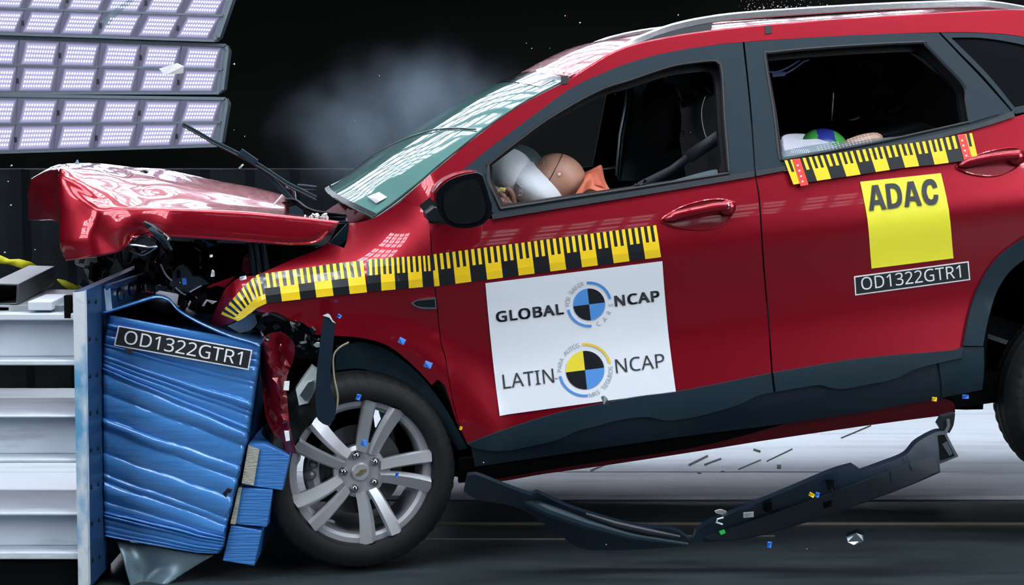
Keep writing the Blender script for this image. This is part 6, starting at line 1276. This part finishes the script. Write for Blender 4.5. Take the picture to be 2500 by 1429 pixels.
bit('pale_chip', 'pale chip flying before the crumpled hood nose', [(232, 549), (243, 548), (254, 553), (250, 558), (240, 557)], -.15, FRAG)
bit('pale_chip', 'small pale chip below another on the hood nose', chip(216, 573, 4, 2.5, .3), -.15, FRAG)
bit('pale_chip', 'pale triangular chip at the hood corner', [(152, 556), (162, 550), (160, 563)], -.12, SIGNW)
bit('dark_chip', 'dark chip beside the pale triangle at the hood corner', [(162, 548), (172, 543), (171, 560), (164, 563)], -.12, DARKPL)
bit('pale_chip', 'pale drop shaped chip in the dark engine gap', [(514, 676), (517, 660), (521, 664), (522, 676)], .0, FRAG)
bit('pale_chip', 'round white chip in the dark engine gap', chip(514, 626, 2.5, 2.5), .0, SIGNW)
bit('pale_chip', 'oval pale chip above the fanned tape', chip(592, 680, 7, 4, -.2), -.03, FRAG)
bit('grey_chip', 'grey triangle of trim under the hood, left of its twin', [(470, 586), (492, 587), (493, 603)], .12, PLASTIC)
bit('grey_chip', 'grey four sided trim under the hood, right of the triangle', [(500, 587), (528, 589), (527, 600), (506, 604)], .12, PLASTIC)
bit('hood_chip', 'grey chip standing on the hood top edge', [(182, 401), (187, 391), (191, 402)], .2, TRIMG)
bit('hood_chip', 'dark chip on the far edge of the hood', [(340, 420), (350, 415), (362, 421), (358, 424)], .3, BLACK)
bit('pale_chip', 'pale chip flying right of the wiper blade', [(582, 410), (590, 402), (593, 404), (585, 413)], .4, FRAG)
for k, (a, b, w, h, an) in enumerate([(1460, 1142, 20, 3, -.4), (1705, 1125, 26, 4, -.45), (1740, 1128, 22, 3, -.35), (1903, 1112, 35, 2, -.45), (1848, 1101, 9, 4, .3), (1902, 1140, 5, 7, .1), (1707, 1155, 5, 3, 0), (1764, 1152, 4, 2, 0), (1830, 1135, 30, 1.5, -.4), (2090, 1055, 40, 2, -.4)]):
    p = on_floor(a, b, .02); o = MB()
    q = [on_floor(x, y, .019) - p for x, y in chip(a, b, w, h*.6, an)]
    o = o.prism(q, (0, 0, .0015)).build('rubber_scrap', BLACK, None, smooth=False); o.location = p; put(o, 'black rubber scrap lying on the white floor under the car', 'fragment', 'rubber scraps on the white floor')
rn = random.Random(3)
def glint(a, b, y, r):
    o = MB(); c = at(a, b, y); o.shard((0, 0, 0), r, flat=.6); o = o.build('glass_fragment', FRAG, None, smooth=False); o.location = c
    put(o, 'tiny glass fragment flying in the dark air', 'fragment', 'flying glass fragments')
for a, b, s in ((572, 156, 2.2), (598, 333, 1.5), (571, 317, 1), (926, 185, 1.6), (866, 295, 1), (28, 404, 2.5), (20, 443, 2), (12, 616, 2), (27, 502, 2), (1380, 38, 2), (1416, 55, 2), (1285, 106, 1.3), (1298, 118, 1.3), (1502, 230, 1.6), (1342, 118, 1), (1656, 36, 1.8), (85, 610, 1.6), (380, 640, 1.5), (440, 690, 1.2), (560, 745, 1.3), (1180, 1130, 1.5), (1480, 1330, 1.5), (1970, 1340, 1.6)):
    glint(a, b, rn.uniform(-.35, .1) if b > 450 else rn.uniform(.3, 1.6), s*.0019)
sp = MB()
for k in range(95):
    a = rn.gauss(1905, 55); b = 26 - abs(rn.gauss(0, 14)) - abs(a-1905)*.03 + (1905-a)*.02; c = at(a, b, rn.uniform(.8, 1.5)); sp.shard(c, rn.uniform(.0008, .0030), flat=.6)
put(sp.build('glass_spray', FRAG, None, smooth=False), 'spray of tiny glass specks above the roof rail', 'glass spray', kind='stuff')

# ------------------------------------------------------------------ smoke behind the windscreen
def smoke():
    m = bpy.data.materials.new('smoke'); m.use_nodes = True; nt = m.node_tree; nt.nodes.clear(); N = nt.nodes.new; Lk = nt.links.new
    o = N('ShaderNodeOutputMaterial'); v = N('ShaderNodeVolumePrincipled'); v.inputs['Color'].default_value = (.62, .80, 1, 1); v.inputs['Anisotropy'].default_value = 0.0
    tc = N('ShaderNodeTexCoord'); n = N('ShaderNodeTexNoise'); n.inputs['Scale'].default_value = 3.0; n.inputs['Detail'].default_value = 5; n.inputs['Roughness'].default_value = .55
    Lk(tc.outputs['Object'], n.inputs['Vector'])
    g = N('ShaderNodeVectorMath'); g.operation = 'LENGTH'; mp = N('ShaderNodeMapping'); mp.inputs['Scale'].default_value = (1/.72, 1/.6, 1/.42); Lk(tc.outputs['Object'], mp.inputs[0]); Lk(mp.outputs[0], g.inputs[0])
    n2 = N('ShaderNodeTexNoise'); n2.inputs['Scale'].default_value = 1.7; n2.inputs['Detail'].default_value = 3; Lk(tc.outputs['Object'], n2.inputs['Vector'])
    ad = N('ShaderNodeMath'); ad.operation = 'MULTIPLY_ADD'; ad.inputs[1].default_value = -1.1; Lk(n2.outputs['Fac'], ad.inputs[0]); Lk(g.outputs['Value'], ad.inputs[2])
    f = N('ShaderNodeMapRange'); f.interpolation_type = 'SMOOTHSTEP'; f.inputs[1].default_value = .40; f.inputs[2].default_value = -.35; Lk(ad.outputs[0], f.inputs[0])
    r = N('ShaderNodeMapRange'); r.inputs[1].default_value = .36; r.inputs[2].default_value = .72; Lk(n.outputs['Fac'], r.inputs[0])
    a = N('ShaderNodeMath'); a.operation = 'MULTIPLY'; Lk(f.outputs[0], a.inputs[0]); Lk(r.outputs[0], a.inputs[1])
    b = N('ShaderNodeMath'); b.operation = 'MULTIPLY'; b.inputs[1].default_value = .75; Lk(a.outputs[0], b.inputs[0]); Lk(b.outputs[0], v.inputs['Density'])
    Lk(v.outputs[0], o.inputs['Volume']); return m
c = at(985, 290, 2.6); o = MB().ball((0, 0, 0), (.72, .6, .42), Euler((0, radians(-18), 0)).to_matrix(), 24, 14).build('smoke_cloud', smoke(), None); o.location = c
put(o, 'pale smoke drifting up behind the windscreen', 'smoke', kind='stuff')
